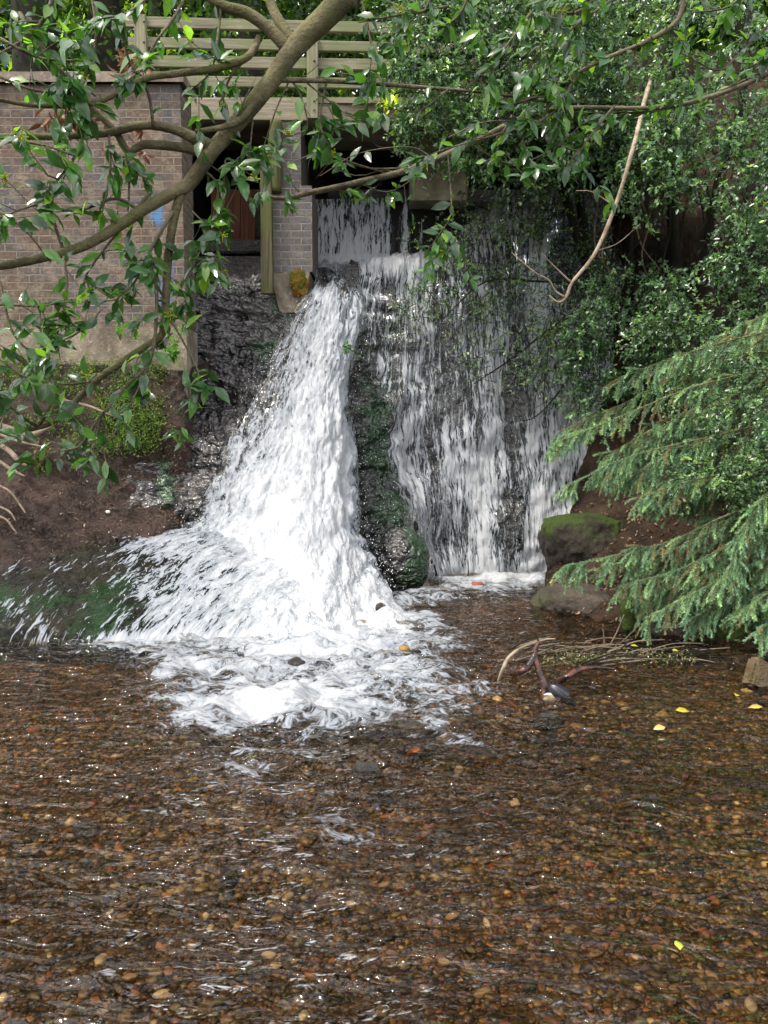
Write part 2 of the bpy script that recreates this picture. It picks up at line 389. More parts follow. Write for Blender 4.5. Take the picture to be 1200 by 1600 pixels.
M['whitehide'] = plain('white_leather', (.8, .79, .76), .4)
M['iron'] = plain('rusty_bolt', (.05, .035, .025), .6)

# ------------------------------------------------------------------ SETTING: bed, river, rock, banks, hillside
def struct(o): o['kind'] = 'structure'; return o
xs = np.linspace(-60, 60, 61); ys = np.linspace(-40, 80, 61)
GX, GY = np.meshgrid(xs, ys, indexing='ij')
tag(mk('ground', np.stack([GX, GY, np.full_like(GX, -.30)], -1).reshape(-1, 3), [gridf(61, 61)], M['mud'], smooth=True), 'flat brown ground that runs out under the stream and banks', 'ground', kind='structure')
nx, ny = 420, 420
GX, GY = np.meshgrid(np.linspace(-7, 7, nx), np.linspace(.4, 10.2, ny), indexing='ij')
pp = np.stack([GX, GY, 0 * GX], -1)
BZ = -.17 + .05 * fbm(pp * .9, 3, 3) + .025 * fbm(pp * 9, 3, 5)
tag(mk('riverbed', np.stack([GX, GY, BZ], -1).reshape(-1, 3), [gridf(nx, ny)], M['bed']), 'brown gravelly stream bed seen through clear shallow water', 'riverbed', kind='structure')

# cliff
cliff_c = [
 [(215,440,9.9),(215,452,9.0),(215,520,8.85),(215,580,8.7),(215,640,8.45),(205,688,8.0),(198,745,7.66),(190,800,7.36),(190,855,7.3)],
 [(325,425,9.9),(325,445,9.1),(320,510,8.95),(315,575,8.8),(312,640,8.65),(305,668,8.2),(295,745,7.85),(285,808,7.6),(280,850,7.9)],
 [(390,420,9.9),(395,445,9.15),(380,510,8.95),(370,580,8.78),(360,640,8.6),(352,668,8.25),(340,745,7.9),(325,812,7.65),(315,860,7.9)],
 [(455,415,9.9),(450,462,9.2),(430,520,8.98),(415,585,8.8),(400,645,8.55),(392,690,8.3),(385,760,7.95),(375,835,7.65),(375,880,7.6)],
 [(515,412,10.2),(512,455,9.3),(500,520,9.0),(490,590,8.8),(480,650,8.55),(475,700,8.3),(470,770,8.0),(465,850,7.65),(465,900,7.5)],
 [(560,405,10.25),(560,430,9.6),(565,500,9.38),(565,575,9.22),(562,635,8.98),(562,700,8.72),(565,780,8.5),(575,860,8.3),(590,935,8.2)],
 [(610,402,10.25),(610,415,9.7),(612,500,9.5),(612,575,9.42),(610,632,9.15),(612,700,8.95),(622,780,8.72),(632,860,8.4),(640,930,8.35)],
 [(655,398,10.3),(655,408,9.8),(655,500,9.6),(655,575,9.5),(655,635,9.38),(660,720,9.3),(668,800,9.2),(675,870,9.1),(680,925,9.1)],
 [(740,330,10.6),(748,400,9.92),(750,490,9.7),(752,570,9.6),(755,640,9.5),(760,720,9.4),(765,800,9.3),(768,880,9.2),(770,925,9.2)],
 [(845,318,10.6),(845,395,10.0),(848,480,9.8),(852,560,9.65),(855,640,9.52),(858,720,9.4),(860,800,9.3),(860,880,9.2),(862,925,9.2)],
 [(930,330,10.7),(935,420,10.05),(940,490,9.85),(942,560,9.7),(945,640,9.55),(948,720,9.4),(950,800,9.3),(955,870,9.2),(955,925,9.2)],
 [(1040,340,10.7),(1045,430,10.0),(1045,500,9.8),(1050,570,9.6),(1050,640,9.5),(1050,720,9.3),(1050,800,9.1),(1050,880,9.0),(1050,930,9.0)]]
nu, nv = 420, 300
S = net(cliff_c, nu, nv); N = gnorm(S)
if (N[..., 1].mean() > 0): N = -N
def rockd(S): lf = sstep(.5, -.1, S[..., 0]); return .13 * fbm(S * 2.1, 5, 1) - lf * .30 * np.abs(fbm(S * np.array([.9, .9, 2.6]) + 5, 3, 18)) - (.04 + .07 * lf) * np.abs(fbm(S * np.array([3.5, 3.5, 8]), 4, 8)) + (.02 + .035 * lf) * fbm(S * 9, 3, 6) + .016 * fbm(S * 24, 3, 4)
d = rockd(S)
SR = S + N * d[..., None]
px, py = pix(S)
moss = .22 * np.exp(-((px - 625) / 38) ** 2 - ((py - 850) / 70) ** 2) + .2 * np.exp(-((px - 600) / 32) ** 2 - ((py - 690) / 130) ** 2) + .24 * np.exp(-((px - 265) / 22) ** 2 - ((py - 745) / 55) ** 2) \
     + .2 * np.exp(-((px - 445) / 30) ** 2 - ((py - 480) / 30) ** 2) + .12 * np.exp(-((px - 410) / 20) ** 2 - ((py - 530) / 40) ** 2)
tag(mk('rock_face', SR.reshape(-1, 3), [gridf(nu, nv)], M['rock'], fa={'moss': moss.ravel()}), 'dark wet rock face that the waterfalls run down', 'rock face', kind='structure')

apron_c = [
 [(-450,885,6.9),(-450,915,6.6),(-450,955,6.3),(-450,1003,6.08),(-450,1080,6.0)],
 [(0,862,6.9),(0,900,6.6),(0,950,6.3),(0,1003,6.08),(0,1080,6.0)],
 [(150,835,7.15),(150,882,6.75),(150,945,6.35),(150,1003,6.08),(150,1080,6.0)],
 [(300,812,7.95),(300,858,7.1),(300,935,6.45),(300,1003,6.08),(300,1080,6.0)],
 [(400,830,7.9),(400,880,7.1),(400,945,6.5),(400,1005,6.1),(400,1080,6.0)],
 [(540,870,7.9),(530,930,7.0),(520,985,6.4),(520,1020,6.0),(520,1080,5.9)]]
nu, nv = 300, 160
SA = net(apron_c, nu, nv); NA = gnorm(SA)
if NA[..., 2].mean() < 0: NA = -NA
SAd = SA + NA * (.05 * fbm(SA * 2.2, 4, 21) + .02 * fbm(SA * 11, 3, 22))[..., None]
pxa, pya = pix(SA)
mossa = .12 * np.exp(-((pxa - 120) / 90) ** 2 - ((pya - 950) / 45) ** 2) - .25 * sstep(60, -10, (pya - (905 - .1 * pxa)) * 1.0 + 20)
tag(mk('rock_apron', SAd.reshape(-1, 3), [gridf(nu, nv)], M['apron'], fa={'moss': mossa.ravel()}), 'low sloping algae green rock shelf at the foot of the main fall', 'rock shelf', kind='structure')

bank_c = [[(-900,570,8.16),(-900,640,7.95),(-900,700,7.5),(-900,760,7.1),(-900,825,6.8),(-900,900,6.5),(-900,960,6.4)],
 [(-250,568,8.16),(-250,640,7.95),(-250,700,7.5),(-250,760,7.15),(-250,825,6.85),(-250,895,6.55),(-250,950,6.45)],
 [(0,566,8.16),(0,640,7.95),(0,700,7.55),(0,760,7.2),(0,825,6.9),(0,893,6.65),(0,940,6.55)],
 [(150,572,8.16),(150,640,8.0),(150,700,7.7),(150,755,7.48),(150,805,7.25),(150,856,7.0),(150,905,6.95)],
 [(235,574,8.16),(235,640,8.08),(240,690,7.95),(240,740,7.85),(240,785,7.68),(245,832,7.3),(245,870,7.3)],
 [(290,578,8.17),(286,640,8.12),(284,690,8.02),(282,740,7.9),(280,785,7.75),(280,822,7.6),(280,860,7.6)],
 [(330,560,9.0),(305,640,8.7),(305,690,8.4),(305,740,8.2),(305,785,8.0),(305,818,7.9),(305,850,7.9)]]
nu, nv = 260, 200
SB = net(bank_c, nu, nv); NB = gnorm(SB)
if NB[..., 2].mean() < 0: NB = -NB
SBd = SB + NB * (.03 * np.abs(fbm(SB * 6, 3, 35)) + .09 * fbm(SB * 1.7, 4, 31) + .03 * fbm(SB * 9, 3, 32) + .02 * fbm(SB * 20, 3, 33))[..., None]
tag(mk('muddy_bank', SBd.reshape(-1, 3), [gridf(nu, nv)], M['mud']), 'steep muddy brown bank below the brick wall', 'bank', kind='structure')

rb_c = [[(850,1000,6.9),(850,948,7.4),(855,890,8.3),(880,830,9.0),(905,700,9.5),(940,540,9.9),(955,420,10.2),(962,280,10.7),(965,150,11.5),(965,60,13.5)],
 [(980,1040,6.3),(980,988,6.42),(985,925,7.0),(990,850,7.7),(1000,760,8.3),(1005,620,9.0),(1005,480,9.5),(1005,330,10.0),(1000,180,10.9),(1000,80,13)],
 [(1150,1060,5.8),(1150,1010,5.97),(1150,950,6.5),(1150,870,7.1),(1150,760,7.7),(1150,620,8.4),(1150,480,9.0),(1150,330,9.5),(1150,180,10.4),(1150,80,12.5)],
 [(1400,1090,5.2),(1400,1042,5.42),(1400,970,5.9),(1400,880,6.5),(1400,760,7.1),(1400,620,7.8),(1400,480,8.4),(1400,330,9),(1400,180,9.9),(1400,80,12)],
 [(2000,1210,3.6),(2000,1160,4.07),(2000,1050,4.8),(2000,900,5.5),(2000,760,6.2),(2000,620,7),(2000,480,7.7),(2000,330,8.4),(2000,180,9.4),(2000,80,11.5)]]
nu, nv = 240, 240
SD = net(rb_c, nu, nv); ND = gnorm(SD)
if ND[..., 2].mean() < 0: ND = -ND
SDd = SD + ND * (.13 * fbm(SD * 1.4, 5, 41) + .03 * fbm(SD * 9, 3, 42))[..., None]
tag(mk('earth_bank', SDd.reshape(-1, 3), [gridf(nu, nv)], M['earth']), 'steep brown earth bank rising behind the bushes', 'bank', kind='structure')

GX, GY = np.meshgrid(np.linspace(-40, 40, 120), np.linspace(12.5, 60, 80), indexing='ij')
hz = 4.6 + .32 * (GY - 12.5) + .9 * fbm(np.stack([GX * .15, GY * .15, 0 * GX], -1), 4, 51)
tag(mk('hillside', np.stack([GX, GY, hz], -1).reshape(-1, 3), [gridf(120, 80)], M['earth']), 'wooded hillside rising behind the footbridge', 'hill', kind='structure')

# ------------------------------------------------------------------ WATER
def falls(name, S, dens, mat, amp, label, seed, flow=(9, 2.2), lump=0.0):
    nu, nv = S.shape[:2]; N = gnorm(S)
    if N[..., 1].mean() > 0: N = -N
    uv = arclen(S); q = np.concatenate([uv * np.array(flow), np.zeros(S.shape[:2] + (1,))], -1)
    h = fbm(q, 4, seed); h2 = fbm(q * np.array([3, 3, 1]), 3, seed + 9)
    V = S + N * (amp * (h * .7 + h2 * .3) * np.clip(dens * 1.6, .15, 1) + lump * np.clip(dens - .6, 0, 1))[..., None]
    o = mk(name, V.reshape(-1, 3), [gridf(nu, nv)], mat, fa={'dens': dens.ravel()}, uv=uv.reshape(-1, 2))
    tag(o, label, 'waterfall', kind='structure'); return V
main_c = [
 [(489,408,10.1),(490,440,9.28),(452,490,8.98),(420,550,8.75),(392,610,8.55),(358,690,8.15),(322,765,7.8),(282,828,7.5),(288,880,7.0),(330,965,6.45)],
 [(508,408,10.1),(508,445,9.15),(485,500,8.8),(468,560,8.55),(455,620,8.3),(435,700,7.95),(412,780,7.6),(390,850,7.3),(385,920,6.8),(385,1005,6.05)],
 [(540,408,10.1),(535,445,9.12),(530,500,8.72),(520,560,8.45),(512,620,8.2),(505,700,7.85),(500,790,7.45),(500,890,7.0),(495,960,6.5),(490,1025,5.75)],
 [(574,410,10.1),(572,450,9.38),(572,500,9.12),(562,560,8.9),(557,620,8.68),(558,700,8.4),(568,790,8.0),(590,870,7.7),(615,930,7.2),(650,985,6.4)]]
nu, nv = 200, 420
SF = net(main_c, nu, nv); pxf, pyf = pix(SF)
uu = np.linspace(0, 1, nu)[:, None] + 0 * pxf
uu = uu + .11 * fbm(np.stack([uu * 2, pyf / 45, 0 * uu], -1), 4, 78) * sstep(455, 520, pyf)
edge = np.minimum(sstep(-.1, .55, uu), sstep(1, .84, uu))
dens = .24 + .54 * edge + .20 * sstep(560, 860, pyf)
dens = np.where(pyf < 475, dens - .48 * sstep(475, 430, pyf) + .5 * np.exp(-((pxf - 494) / 8) ** 2) + .3 * np.exp(-((pyf - 410) / 6) ** 2), dens)
dens += .26 * fbm(np.stack([uu * 4, pyf / 90, 0 * uu], -1), 3, 77)
dens *= sstep(1.0, .97, uu) * sstep(0, .04, uu); dens = np.clip(dens, 0, 1.05)
VF = falls('waterfall', SF, dens, M['fall'], .12, 'tall foaming white main waterfall beside the brick pier', 61, (6, 2.2), .10)

rf_c = [[(q[0], q[1] - (2 if r else 0), q[2] - (.09 if r else .04)) for r, q in enumerate(c[:9])] for c in cliff_c[5:11]]
rf_c[-1] = [(q[0] + 14, q[1], q[2]) for q in rf_c[-1]]
nu, nv = 300, 320
SRf = net(rf_c, nu, nv); pr, pq = pix(SRf)
def gs(x, c, w_): return np.exp(-((x - c) / w_) ** 2)
wob = 10 * fbm(np.stack([pq / 90, pr / 200, 0 * pq], -1), 2, 91)
x_ = pr + wob
dens = .455 + .20 * gs(x_, 640, 20) * sstep(520, 640, pq) + .12 * gs(x_, 706, 22) * sstep(600, 680, pq) + .20 * gs(x_, 765, 16) * sstep(430, 500, pq) + .12 * gs(x_, 740, 20) * sstep(660, 760, pq) \
     + .24 * gs(x_, 845, 26) + .30 * gs(x_, 915, 42) * sstep(560, 680, pq) - .12 * gs(x_, 800, 18) - .10 * gs(x_, 680, 10) * sstep(600, 700, pq)
bd = np.interp(pq, [455, 520, 600, 700, 800, 880], [556, 574, 604, 626, 645, 668])
dens -= .5 * sstep(bd + 10, bd - 14, x_) * sstep(455, 500, pq)
dens += .22 * sstep(480, 415, pq) * sstep(560, 620, pr) * sstep(720, 640, pr) + .3 * gs(pq, 408, 10) * sstep(720, 650, pr)
dens -= .10 * gs(x_, 605, 22) * gs(pq, 450, 30)
dens += .28 * sstep(855, 900, pq) * sstep(640, 690, pr) + .12 * sstep(420, 330, pq) * gs(pr, 800, 70) - .6 * sstep(480, 420, pq) * sstep(850, 890, pr)
dens = np.clip(dens + .26 * fbm(np.stack([(pr + .12 * (pq - 600) * np.sign(pr - 760)) / 26, pq / 120, 0 * pq], -1), 4, 92), 0, 1)
SRf = SRf + gnorm(SRf) * -1 * np.sign(gnorm(SRf)[..., 1:2].mean()) * (.10 * fbm(np.stack([pr / 70, pq / 60, 0 * pq], -1), 3, 93))[..., None]
nn_ = gnorm(SRf); nn_ = nn_ if nn_[..., 1].mean() < 0 else -nn_
rd = rockd(SRf); k_ = np.ones(7) / 7
rd = np.apply_along_axis(lambda a: np.convolve(np.pad(a, 3, mode='edge'), k_, 'valid'), 1, rd)
SRf = SRf + nn_ * (rd * .9 + .01)[..., None]
V2 = falls('cascade', SRf, dens, M['cascade'], .05, 'broad right cascade of thin white strands over dark rock', 62, (12, 1.5), .04)

a, b = P(487, 418, 10.1), P(668, 412, 10.18); at, bt_ = P(487, 312, 10.22), P(668, 308, 10.3)
nu, nv = 160, 90
t = np.linspace(0, 1, nu)[:, None, None]; s_ = np.linspace(0, 1, nv)[None, :, None]
SW = (at * (1 - t) + bt_ * t) * (1 - s_) + (a * (1 - t) + b * t) * s_
pw, qw = pix(SW)
dens = .58 + .08 * sstep(330, 395, qw) + .4 * sstep(394, 406, qw) - .5 * sstep(606, 618, pw) + .62 * gs(pw, 633, 6) + .25 * gs(pw, 657, 4) - .12 * sstep(330, 312, qw) - .25 * sstep(494, 488, pw)
V3 = falls('weir_fall', SW, np.clip(dens, 0, 1), M['cascade'], .04, 'short curtain of water over the weir under the footbridge', 63, (12, 2))

dn = net(apron_c, 320, 200); pa, qa = pix(dn)
NAw = gnorm(dn); NAw = NAw if NAw[..., 2].mean() > 0 else -NAw
th = math.radians(58); fx = (math.cos(th) * -1, -math.sin(th))
uva = np.stack([dn[..., 0] * fx[1] - dn[..., 1] * fx[0], dn[..., 0] * fx[0] + dn[..., 1] * fx[1]], -1)
lobe = sstep(150, 300, pa + .9 * (qa - 900) * 0 + 70 * fbm(np.stack([qa / 40, pa / 90, 0 * qa], -1), 3, 95) + .5 * np.maximum(0, qa - 930))
dens = .27 + .36 * lobe * sstep(800, 850, qa) + .26 * sstep(330, 430, pa) - .3 * sstep(900, 865, qa + .2 * pa) * sstep(260, 200, pa)
dens += .25 * sstep(985, 1002, qa) * sstep(100, 200, pa) + .05 * sstep(985, 1002, qa)
dens = np.clip(dens + .1 * fbm(np.stack([pa / 40, qa / 30, 0 * qa], -1), 3, 96), .07, 1) * sstep(1016, 1005, qa)
hh = fbm(np.concatenate([uva * np.array([6, 3]), 0 * qa[..., None]], -1), 4, 97)
dw = dn + NAw * (.045 + .06 * hh * np.clip(dens * 1.7 - .25, .02, 1) + .05 * np.clip(dens - .4, 0, 1))[..., None]
tag(mk('apron_water', dw.reshape(-1, 3), [gridf(320, 200)], M['apronw'], fa={'dens': dens.ravel()}, uv=uva.reshape(-1, 2)), 'white water sliding over the low rock shelf', 'water', kind='structure')

# river surface
nx, ny = 640, 760
gx = np.linspace(-6.5, 6.5, nx); gy = .5 + (10.1 - .5) * np.linspace(0, 1, ny) ** 1.35
GX, GY = np.meshgrid(gx, gy, indexing='ij'); q = np.stack([GX, GY, 0 * GX], -1)
poly = np.array([PG(x, y)[:2] for x, y in [(130,1000),(330,985),(520,1000),(620,930),(700,905),(860,890),(868,915),(760,925),(668,950),(700,1000),(745,1060),(790,1085),(715,1122),(700,1158),(610,1140),(520,1150),(430,1145),(300,1130),(250,1080),(210,1040),(150,1020)]])
pts2 = np.stack([GX.ravel(), GY.ravel()], -1)
ins = np.zeros(len(pts2), bool); dist2 = np.full(len(pts2), 1e9)
for i in range(len(poly)):
    A, B = poly[i], poly[(i + 1) % len(poly)]
    c1 = (A[1] > pts2[:, 1]) != (B[1] > pts2[:, 1])
    xi = A[0] + (pts2[:, 1] - A[1]) / (B[1] - A[1] + 1e-12) * (B[0] - A[0]); ins ^= c1 & (pts2[:, 0] < xi)
    ab = B - A; tt = np.clip(((pts2 - A) @ ab) / (ab @ ab), 0, 1); dist2 = np.minimum(dist2, np.linalg.norm(pts2 - A - tt[:, None] * ab, axis=1))
sdist = np.where(ins, -dist2, dist2).reshape(GX.shape)
sdist = sdist + .34 * fbm(q * np.array([2.0, 3.2, 1]), 5, 101, .6)
pl = PG(500, 1000)
dcen = np.sqrt(((GX - pl[0]) / 1.0) ** 2 + ((GY - pl[1]) / .75) ** 2)
dens = .34 * sstep(.2, -.08, sdist) + .20 * sstep(.0, -.4, sdist) + .45 * sstep(.9, .1, dcen) * sstep(.25, -.1, sdist)
dens += .20 * sstep(.6, .0, sdist) * (.55 + fbm(q * np.array([1.6, 3.4, 1]), 3, 131))
wl = PG(760, 905); dens += .5 * np.exp(-((GX - wl[0]) / .75) ** 2 - ((GY - wl[1] - .05) / .28) ** 2)
dens += .25 * np.exp(-((GX + 2.0) / 1.1) ** 2 - ((GY - 6.0) / .08) ** 2)
# thin foam plus white streaks painted in for sky glints along mid stream
dens += .36 * sstep(.0, .5, fbm(q * np.array([1.2, 2.4, 1]), 3, 120)) * np.exp(-((GX + .35 - .12 * (GY - 3.4)) / .75) ** 2) * sstep(2.3, 3.0, GY) * sstep(5.6, 4.4, GY)
ce = np.exp(-((GX + .2) / .9) ** 2 - ((GY - 4.2) / 1.5) ** 2)
turb = .75 + 1.4 * ce + 1.3 * sstep(.8, -.1, sdist)
z = turb * (.020 * fbm(q * np.array([3.2, 6.5, 1]) + .5 * fbm(q * 2, 2, 5)[..., None], 3, 111) + .007 * fbm(q * np.array([11, 20, 1]), 3, 112)) + .085 * np.clip(dens, 0, 1) * (.5 + fbm(q * np.array([5, 6.5, 1]), 4, 113)) * sstep(.1, -.1, sdist)
z += .10 * sstep(.6, 0, dcen) * sstep(.1, -.2, sdist)
ruv = np.stack([GX, GY], -1)
tag(mk('river', np.stack([GX, GY, z], -1).reshape(-1, 3), [gridf(nx, ny)], M['river'], fa={'dens': np.clip(dens, 0, 1).ravel()}, uv=ruv.reshape(-1, 2)), 'clear shallow rippled stream with a foaming plunge pool', 'river', kind='structure')
up = [(-1.3, 10.25), (2.2, 10.3), (2.2, 14), (-1.3, 14)]
zz = P(560, 314, 10.25)[2]
tag(mk('upstream_water', [(x, y, zz) for x, y in up], [[[0, 1, 2, 3]]], M['river'], fa={'dens': [0] * 4}, uv=up), 'dark still water above the weir', 'water', kind='structure')

# spray droplets flung off the falls
tet = np.array([[1, 1, 1], [1, -1, -1], [-1, 1, -1], [-1, -1, 1]]) * .6
mb = MB()
def drops(V, n, r0, r1, spread, wgt):
    f = V.reshape(-1, 3); p_ = wgt.ravel() / wgt.sum(); i = rng.choice(len(f), n, p=p_)
    c = f[i] + rng.normal(0, 1, (n, 3)) * spread + np.array([0, -.05, .02])
    r = rng.uniform(r0, r1, n) ** 1.0
    vv = (c[:, None] + tet[None] * r[:, None, None] * np.array([1, 1, 1.6])).reshape(-1, 3)
    b_ = np.arange(n)[:, None, None] * 4; ff = (np.array([[0, 1, 2], [0, 3, 1], [0, 2, 3], [1, 3, 2]])[None] + b_).reshape(-1, 3)
    mb.add(vv, [ff])
drops(VF, 1700, .0015, .005, np.array([.07, .05, .07]), (1.05 - edge) * sstep(440, 520, pyf) + .03)
drops(VF, 1600, .002, .007, np.array([.14, .12, .12]), sstep(800, 900, pyf) + 1e-4)
drops(dw, 1200, .002, .006, np.array([.05, .05, .04]), lobe * sstep(830, 900, qa) + 1e-5)
drops(V2, 900, .002, .006, np.array([.03, .03, .04]), sstep(620, 800, pq) + .02)
g = G('water_drop'); M['drop'] = g.end(g.prin(color=(.85, .88, .9), rough=.2, spec=.5))
tag(mb.build('spray', M['drop']), 'fine white droplets thrown off the falling water', 'spray', kind='stuff')

# ------------------------------------------------------------------ gravel and pebbles
def ico(sub):
    bm = bmesh.new(); bmesh.ops.create_icosphere(bm, subdivisions=sub, radius=1); bm.verts.index_update()
    V = np.array([v.co[:] for v in bm.verts]); F = np.array([[v.index for v in f.verts] for f in bm.faces]); bm.free(); return V, F
PAL = np.array([[.16, .10, .055], [.20, .12, .06], [.10, .07, .045], [.06, .045, .034], [.27, .19, .11], [.22, .10, .05], [.03, .026, .022], [.12, .09, .06], [.46, .36, .24], [.28, .09, .045], [.08, .07, .045], [.2, .14, .08]])
PW = np.array([12, 11, 13, 14, 8, 6, 14, 12, 4, 3, 8, 9.]); PW /= PW.sum()
def bedz(x, y):
    q_ = np.stack([x, y, 0 * x], -1); return -.17 + .05 * fbm(q_ * .9, 3, 3) + .025 * fbm(q_ * 9, 3, 5)
def scatter_px(n, y0, y1, x0=-60, x1=1260):
    pxx = rng.uniform(x0, x1, n); pyy = rng.uniform(y0, y1, n)
    k = np.array([PG(a_, b_, -.14)[:2] for a_, b_ in zip(pxx, pyy)]); return k
mb = MB()
for (sub, n, y0, y1, s0, s1) in ((2, 6000, 1330, 1680, .005, .014), (1, 9000, 1130, 1400, .008, .019), (1, 3200, 985, 1180, .012, .026)):
    iv, if_ = ico(sub); k = scatter_px(n, y0, y1)
    s_ = np.exp(rng.uniform(math.log(s0), math.log(s1), n)) * np.where(rng.random(n) < .06, 1.9, 1)
    sc3 = np.stack([s_ * rng.uniform(1, 1.5, n), s_ * rng.uniform(.75, 1.1, n), s_ * rng.uniform(.4, .75, n)], -1)
    an = rng.uniform(0, math.pi, n); V = iv[None] * (1 + .18 * vn(iv[None] * 1.7 + rng.uniform(0, 50, (n, 1, 3)), 2))[..., None] * sc3[:, None]
    ca, sa = np.cos(an)[:, None], np.sin(an)[:, None]
    V = np.stack([V[..., 0] * ca - V[..., 1] * sa, V[..., 0] * sa + V[..., 1] * ca, V[..., 2]], -1)
    V += np.stack([k[:, 0], k[:, 1], bedz(k[:, 0], k[:, 1]) + s_ * .25], -1)[:, None]
    pt = fbm(np.stack([k[:, 0] * .8, k[:, 1] * 1.2, 0 * s_], -1), 3, 140)
    c = PAL[rng.choice(len(PAL), n, p=PW)] * rng.uniform(.55, 1.15, (n, 1)) * (.66 + .75 * np.clip(pt, -.4, .45))[:, None] * np.array([1.13, 1.07, .80])
    mb.add(V.reshape(-1, 3), [(if_[None] + np.arange(n)[:, None, None] * len(iv)).reshape(-1, 3)], np.repeat(c, len(iv), 0))
tag(mb.build('gravel', M['pebble']), 'small brown, tan and black gravel covering the stream bed', 'gravel', kind='stuff')
# the pebbles that show largest, each a thing of its own
kinds = [('rusty orange', (.24, .105, .045)), ('pale cream', (.42, .34, .23)), ('tan brown', (.2, .13, .07)), ('dark grey', (.05, .045, .04)), ('reddish brown', (.14, .065, .042)), ('olive grey', (.12, .108, .065))]
iv, if_ = ico(3); protos = []
for ki, (nm, c) in enumerate(kinds):
    V = iv * (1 + .22 * vn(iv * 1.3 + ki * 7, 3) + .05 * vn(iv * 4 + ki, 5))[:, None] * np.array([1.25, .9, .6])
    me = mk('pebble', V, [if_], M['pebble'], col=np.tile(c, (len(V), 1))); protos.append(me)
cnt = 0
for i in range(270):
    ki = rng.choice(6, p=[.17, .12, .27, .16, .12, .16]); src = protos[ki]
    if i < 6: ki = i; o = src = protos[i]
    else: o = src.copy(); COL.objects.link(o)
    yy = 1050 + 620 * rng.random() ** .75; xx = rng.uniform(-30, 1230)
    if 130 < xx < 760 and yy < 1150: yy += 160
    k = PG(xx, yy, -.12); s_ = rng.uniform(.011, .022) * (1.5 if yy < 1200 else 1.2 if yy < 1300 else 1)
    o.location = (k[0], k[1], float(bedz(k[0:1], k[1:2])[0]) + s_ * .45); o.scale = (s_ * rng.uniform(.9, 1.3), s_ * rng.uniform(.8, 1.1), s_ * rng.uniform(.7, 1.1)); o.rotation_euler = (rng.normal(0, .2), rng.normal(0, .2), rng.uniform(0, 6.28))
    tag(o, '%s pebble lying on the gravel under the shallow stream water' % kinds[ki][0], 'pebble', '%s pebbles on the stream bed' % kinds[ki][0])
def stone(name, label, cat, c, s, mat, seed, rough=.25, rot=0, moss=None, sub=5, flat=None, group=None):
    iv, if_ = ico(sub); V = iv * (1 + rough * fbm(iv * 1.2 + seed * 3.7, 4, seed) + .06 * fbm(iv * 6 + seed, 3, seed + 1))[:, None] * np.array(s)
    if flat is not None: V[:, 2] = np.where(V[:, 2] > flat, flat + (V[:, 2] - flat) * .25, V[:, 2])
    ca, sa = math.cos(rot), math.sin(rot); V = np.stack([V[:, 0] * ca - V[:, 1] * sa, V[:, 0] * sa + V[:, 1] * ca, V[:, 2]], -1) + np.array(c)
    base = np.array([c[0], c[1], V[:, 2].min()])
    ms = np.zeros(len(V)) if moss is None else moss(V, iv)
    return tag(mk(name, V, [if_], mat, loc=base, fa={'moss': ms}), label, cat, group)
topmoss = lambda V, iv: .22 * sstep(.0, .8, iv[:, 2]) - .05
c = PG(650, 1138); stone('wet_stone', 'flat olive grey stone breaking the water at the foam edge', 'stone', c + [0, .03, -.02], (.13, .07, .05), M['stone'], 3)
c = PG(572, 1200); stone('wet_stone', 'black wet stone poking up mid stream below the foam', 'stone', c + [0, .02, -.03], (.085, .06, .045), M['wetstone'], 4)
c = PG(132, 1292); stone('wet_stone', 'small black wet stone breaking the water at the far left', 'stone', c + [0, .02, -.025], (.055, .04, .033), M['wetstone'], 5)
c = PG(356, 1366); stone('wet_stone', 'small dark wet stone below the white ripples', 'stone', c + [0, .02, -.03], (.04, .03, .03), M['wetstone'], 6)
c = PG(1020, 1250); stone('wet_stone', 'dark wet stone breaking the water right of centre', 'stone', c + [0, .02, -.03], (.06, .04, .035), M['wetstone'], 7)
c = PG(1192, 1070); V, F = box(c + np.array([0, .05, .04]), (.19, .10, .2), .35, .02, -.25, .5); V = V + .012 * fbm(V * 9, 3, 88)[:, None]; tag(mk('slab_stone', V, F, M['slab'], loc=c, smooth=False, fa={'moss': np.zeros(len(V))}), 'tan angular slab standing up by the right bank', 'stone')
c = PG(700, 975); stone('wet_stone', 'small black stone in the pool right of the plunge', 'stone', c + [-.03, .0, .0], (.07, .05, .035), M['wetstone'], 9)
c = PG(462, 1042); stone('wet_stone', 'dark grey stone showing through the thick foam', 'stone', c + [0, .0, .03], (.06, .05, .04), M['wetstone'], 10)
c = PG(595, 968); stone('wet_stone', 'small brownish stone at the foot of the main fall', 'stone', c + [0, 0, .1], (.05, .04, .05), M['stone'], 12)
c = PG(632, 1021); stone('ochre_stone', 'mustard yellow stone sitting in the foam', 'stone', c + [0, 0, .03], (.042, .032, .035), M['yellow_leaf'], 11)
o = bpy.data.objects['ochre_stone']; me = o.data; at_ = me.color_attributes.new('col', 'FLOAT_COLOR', 'POINT'); at_.data.foreach_set('color', np.tile([.24, .14, .025, 1], len(me.vertices)).astype(np.float32))
c = PG(746, 916); V, F = box(c + np.array([0, -.02, .02]), (.13, .08, .06), .2, .012); tag(mk('broken_brick', V, F, M['debris'], loc=c, col=np.tile([.3, .085, .05], (len(V), 1))), 'broken red brick at the foot of the right cascade', 'brick')
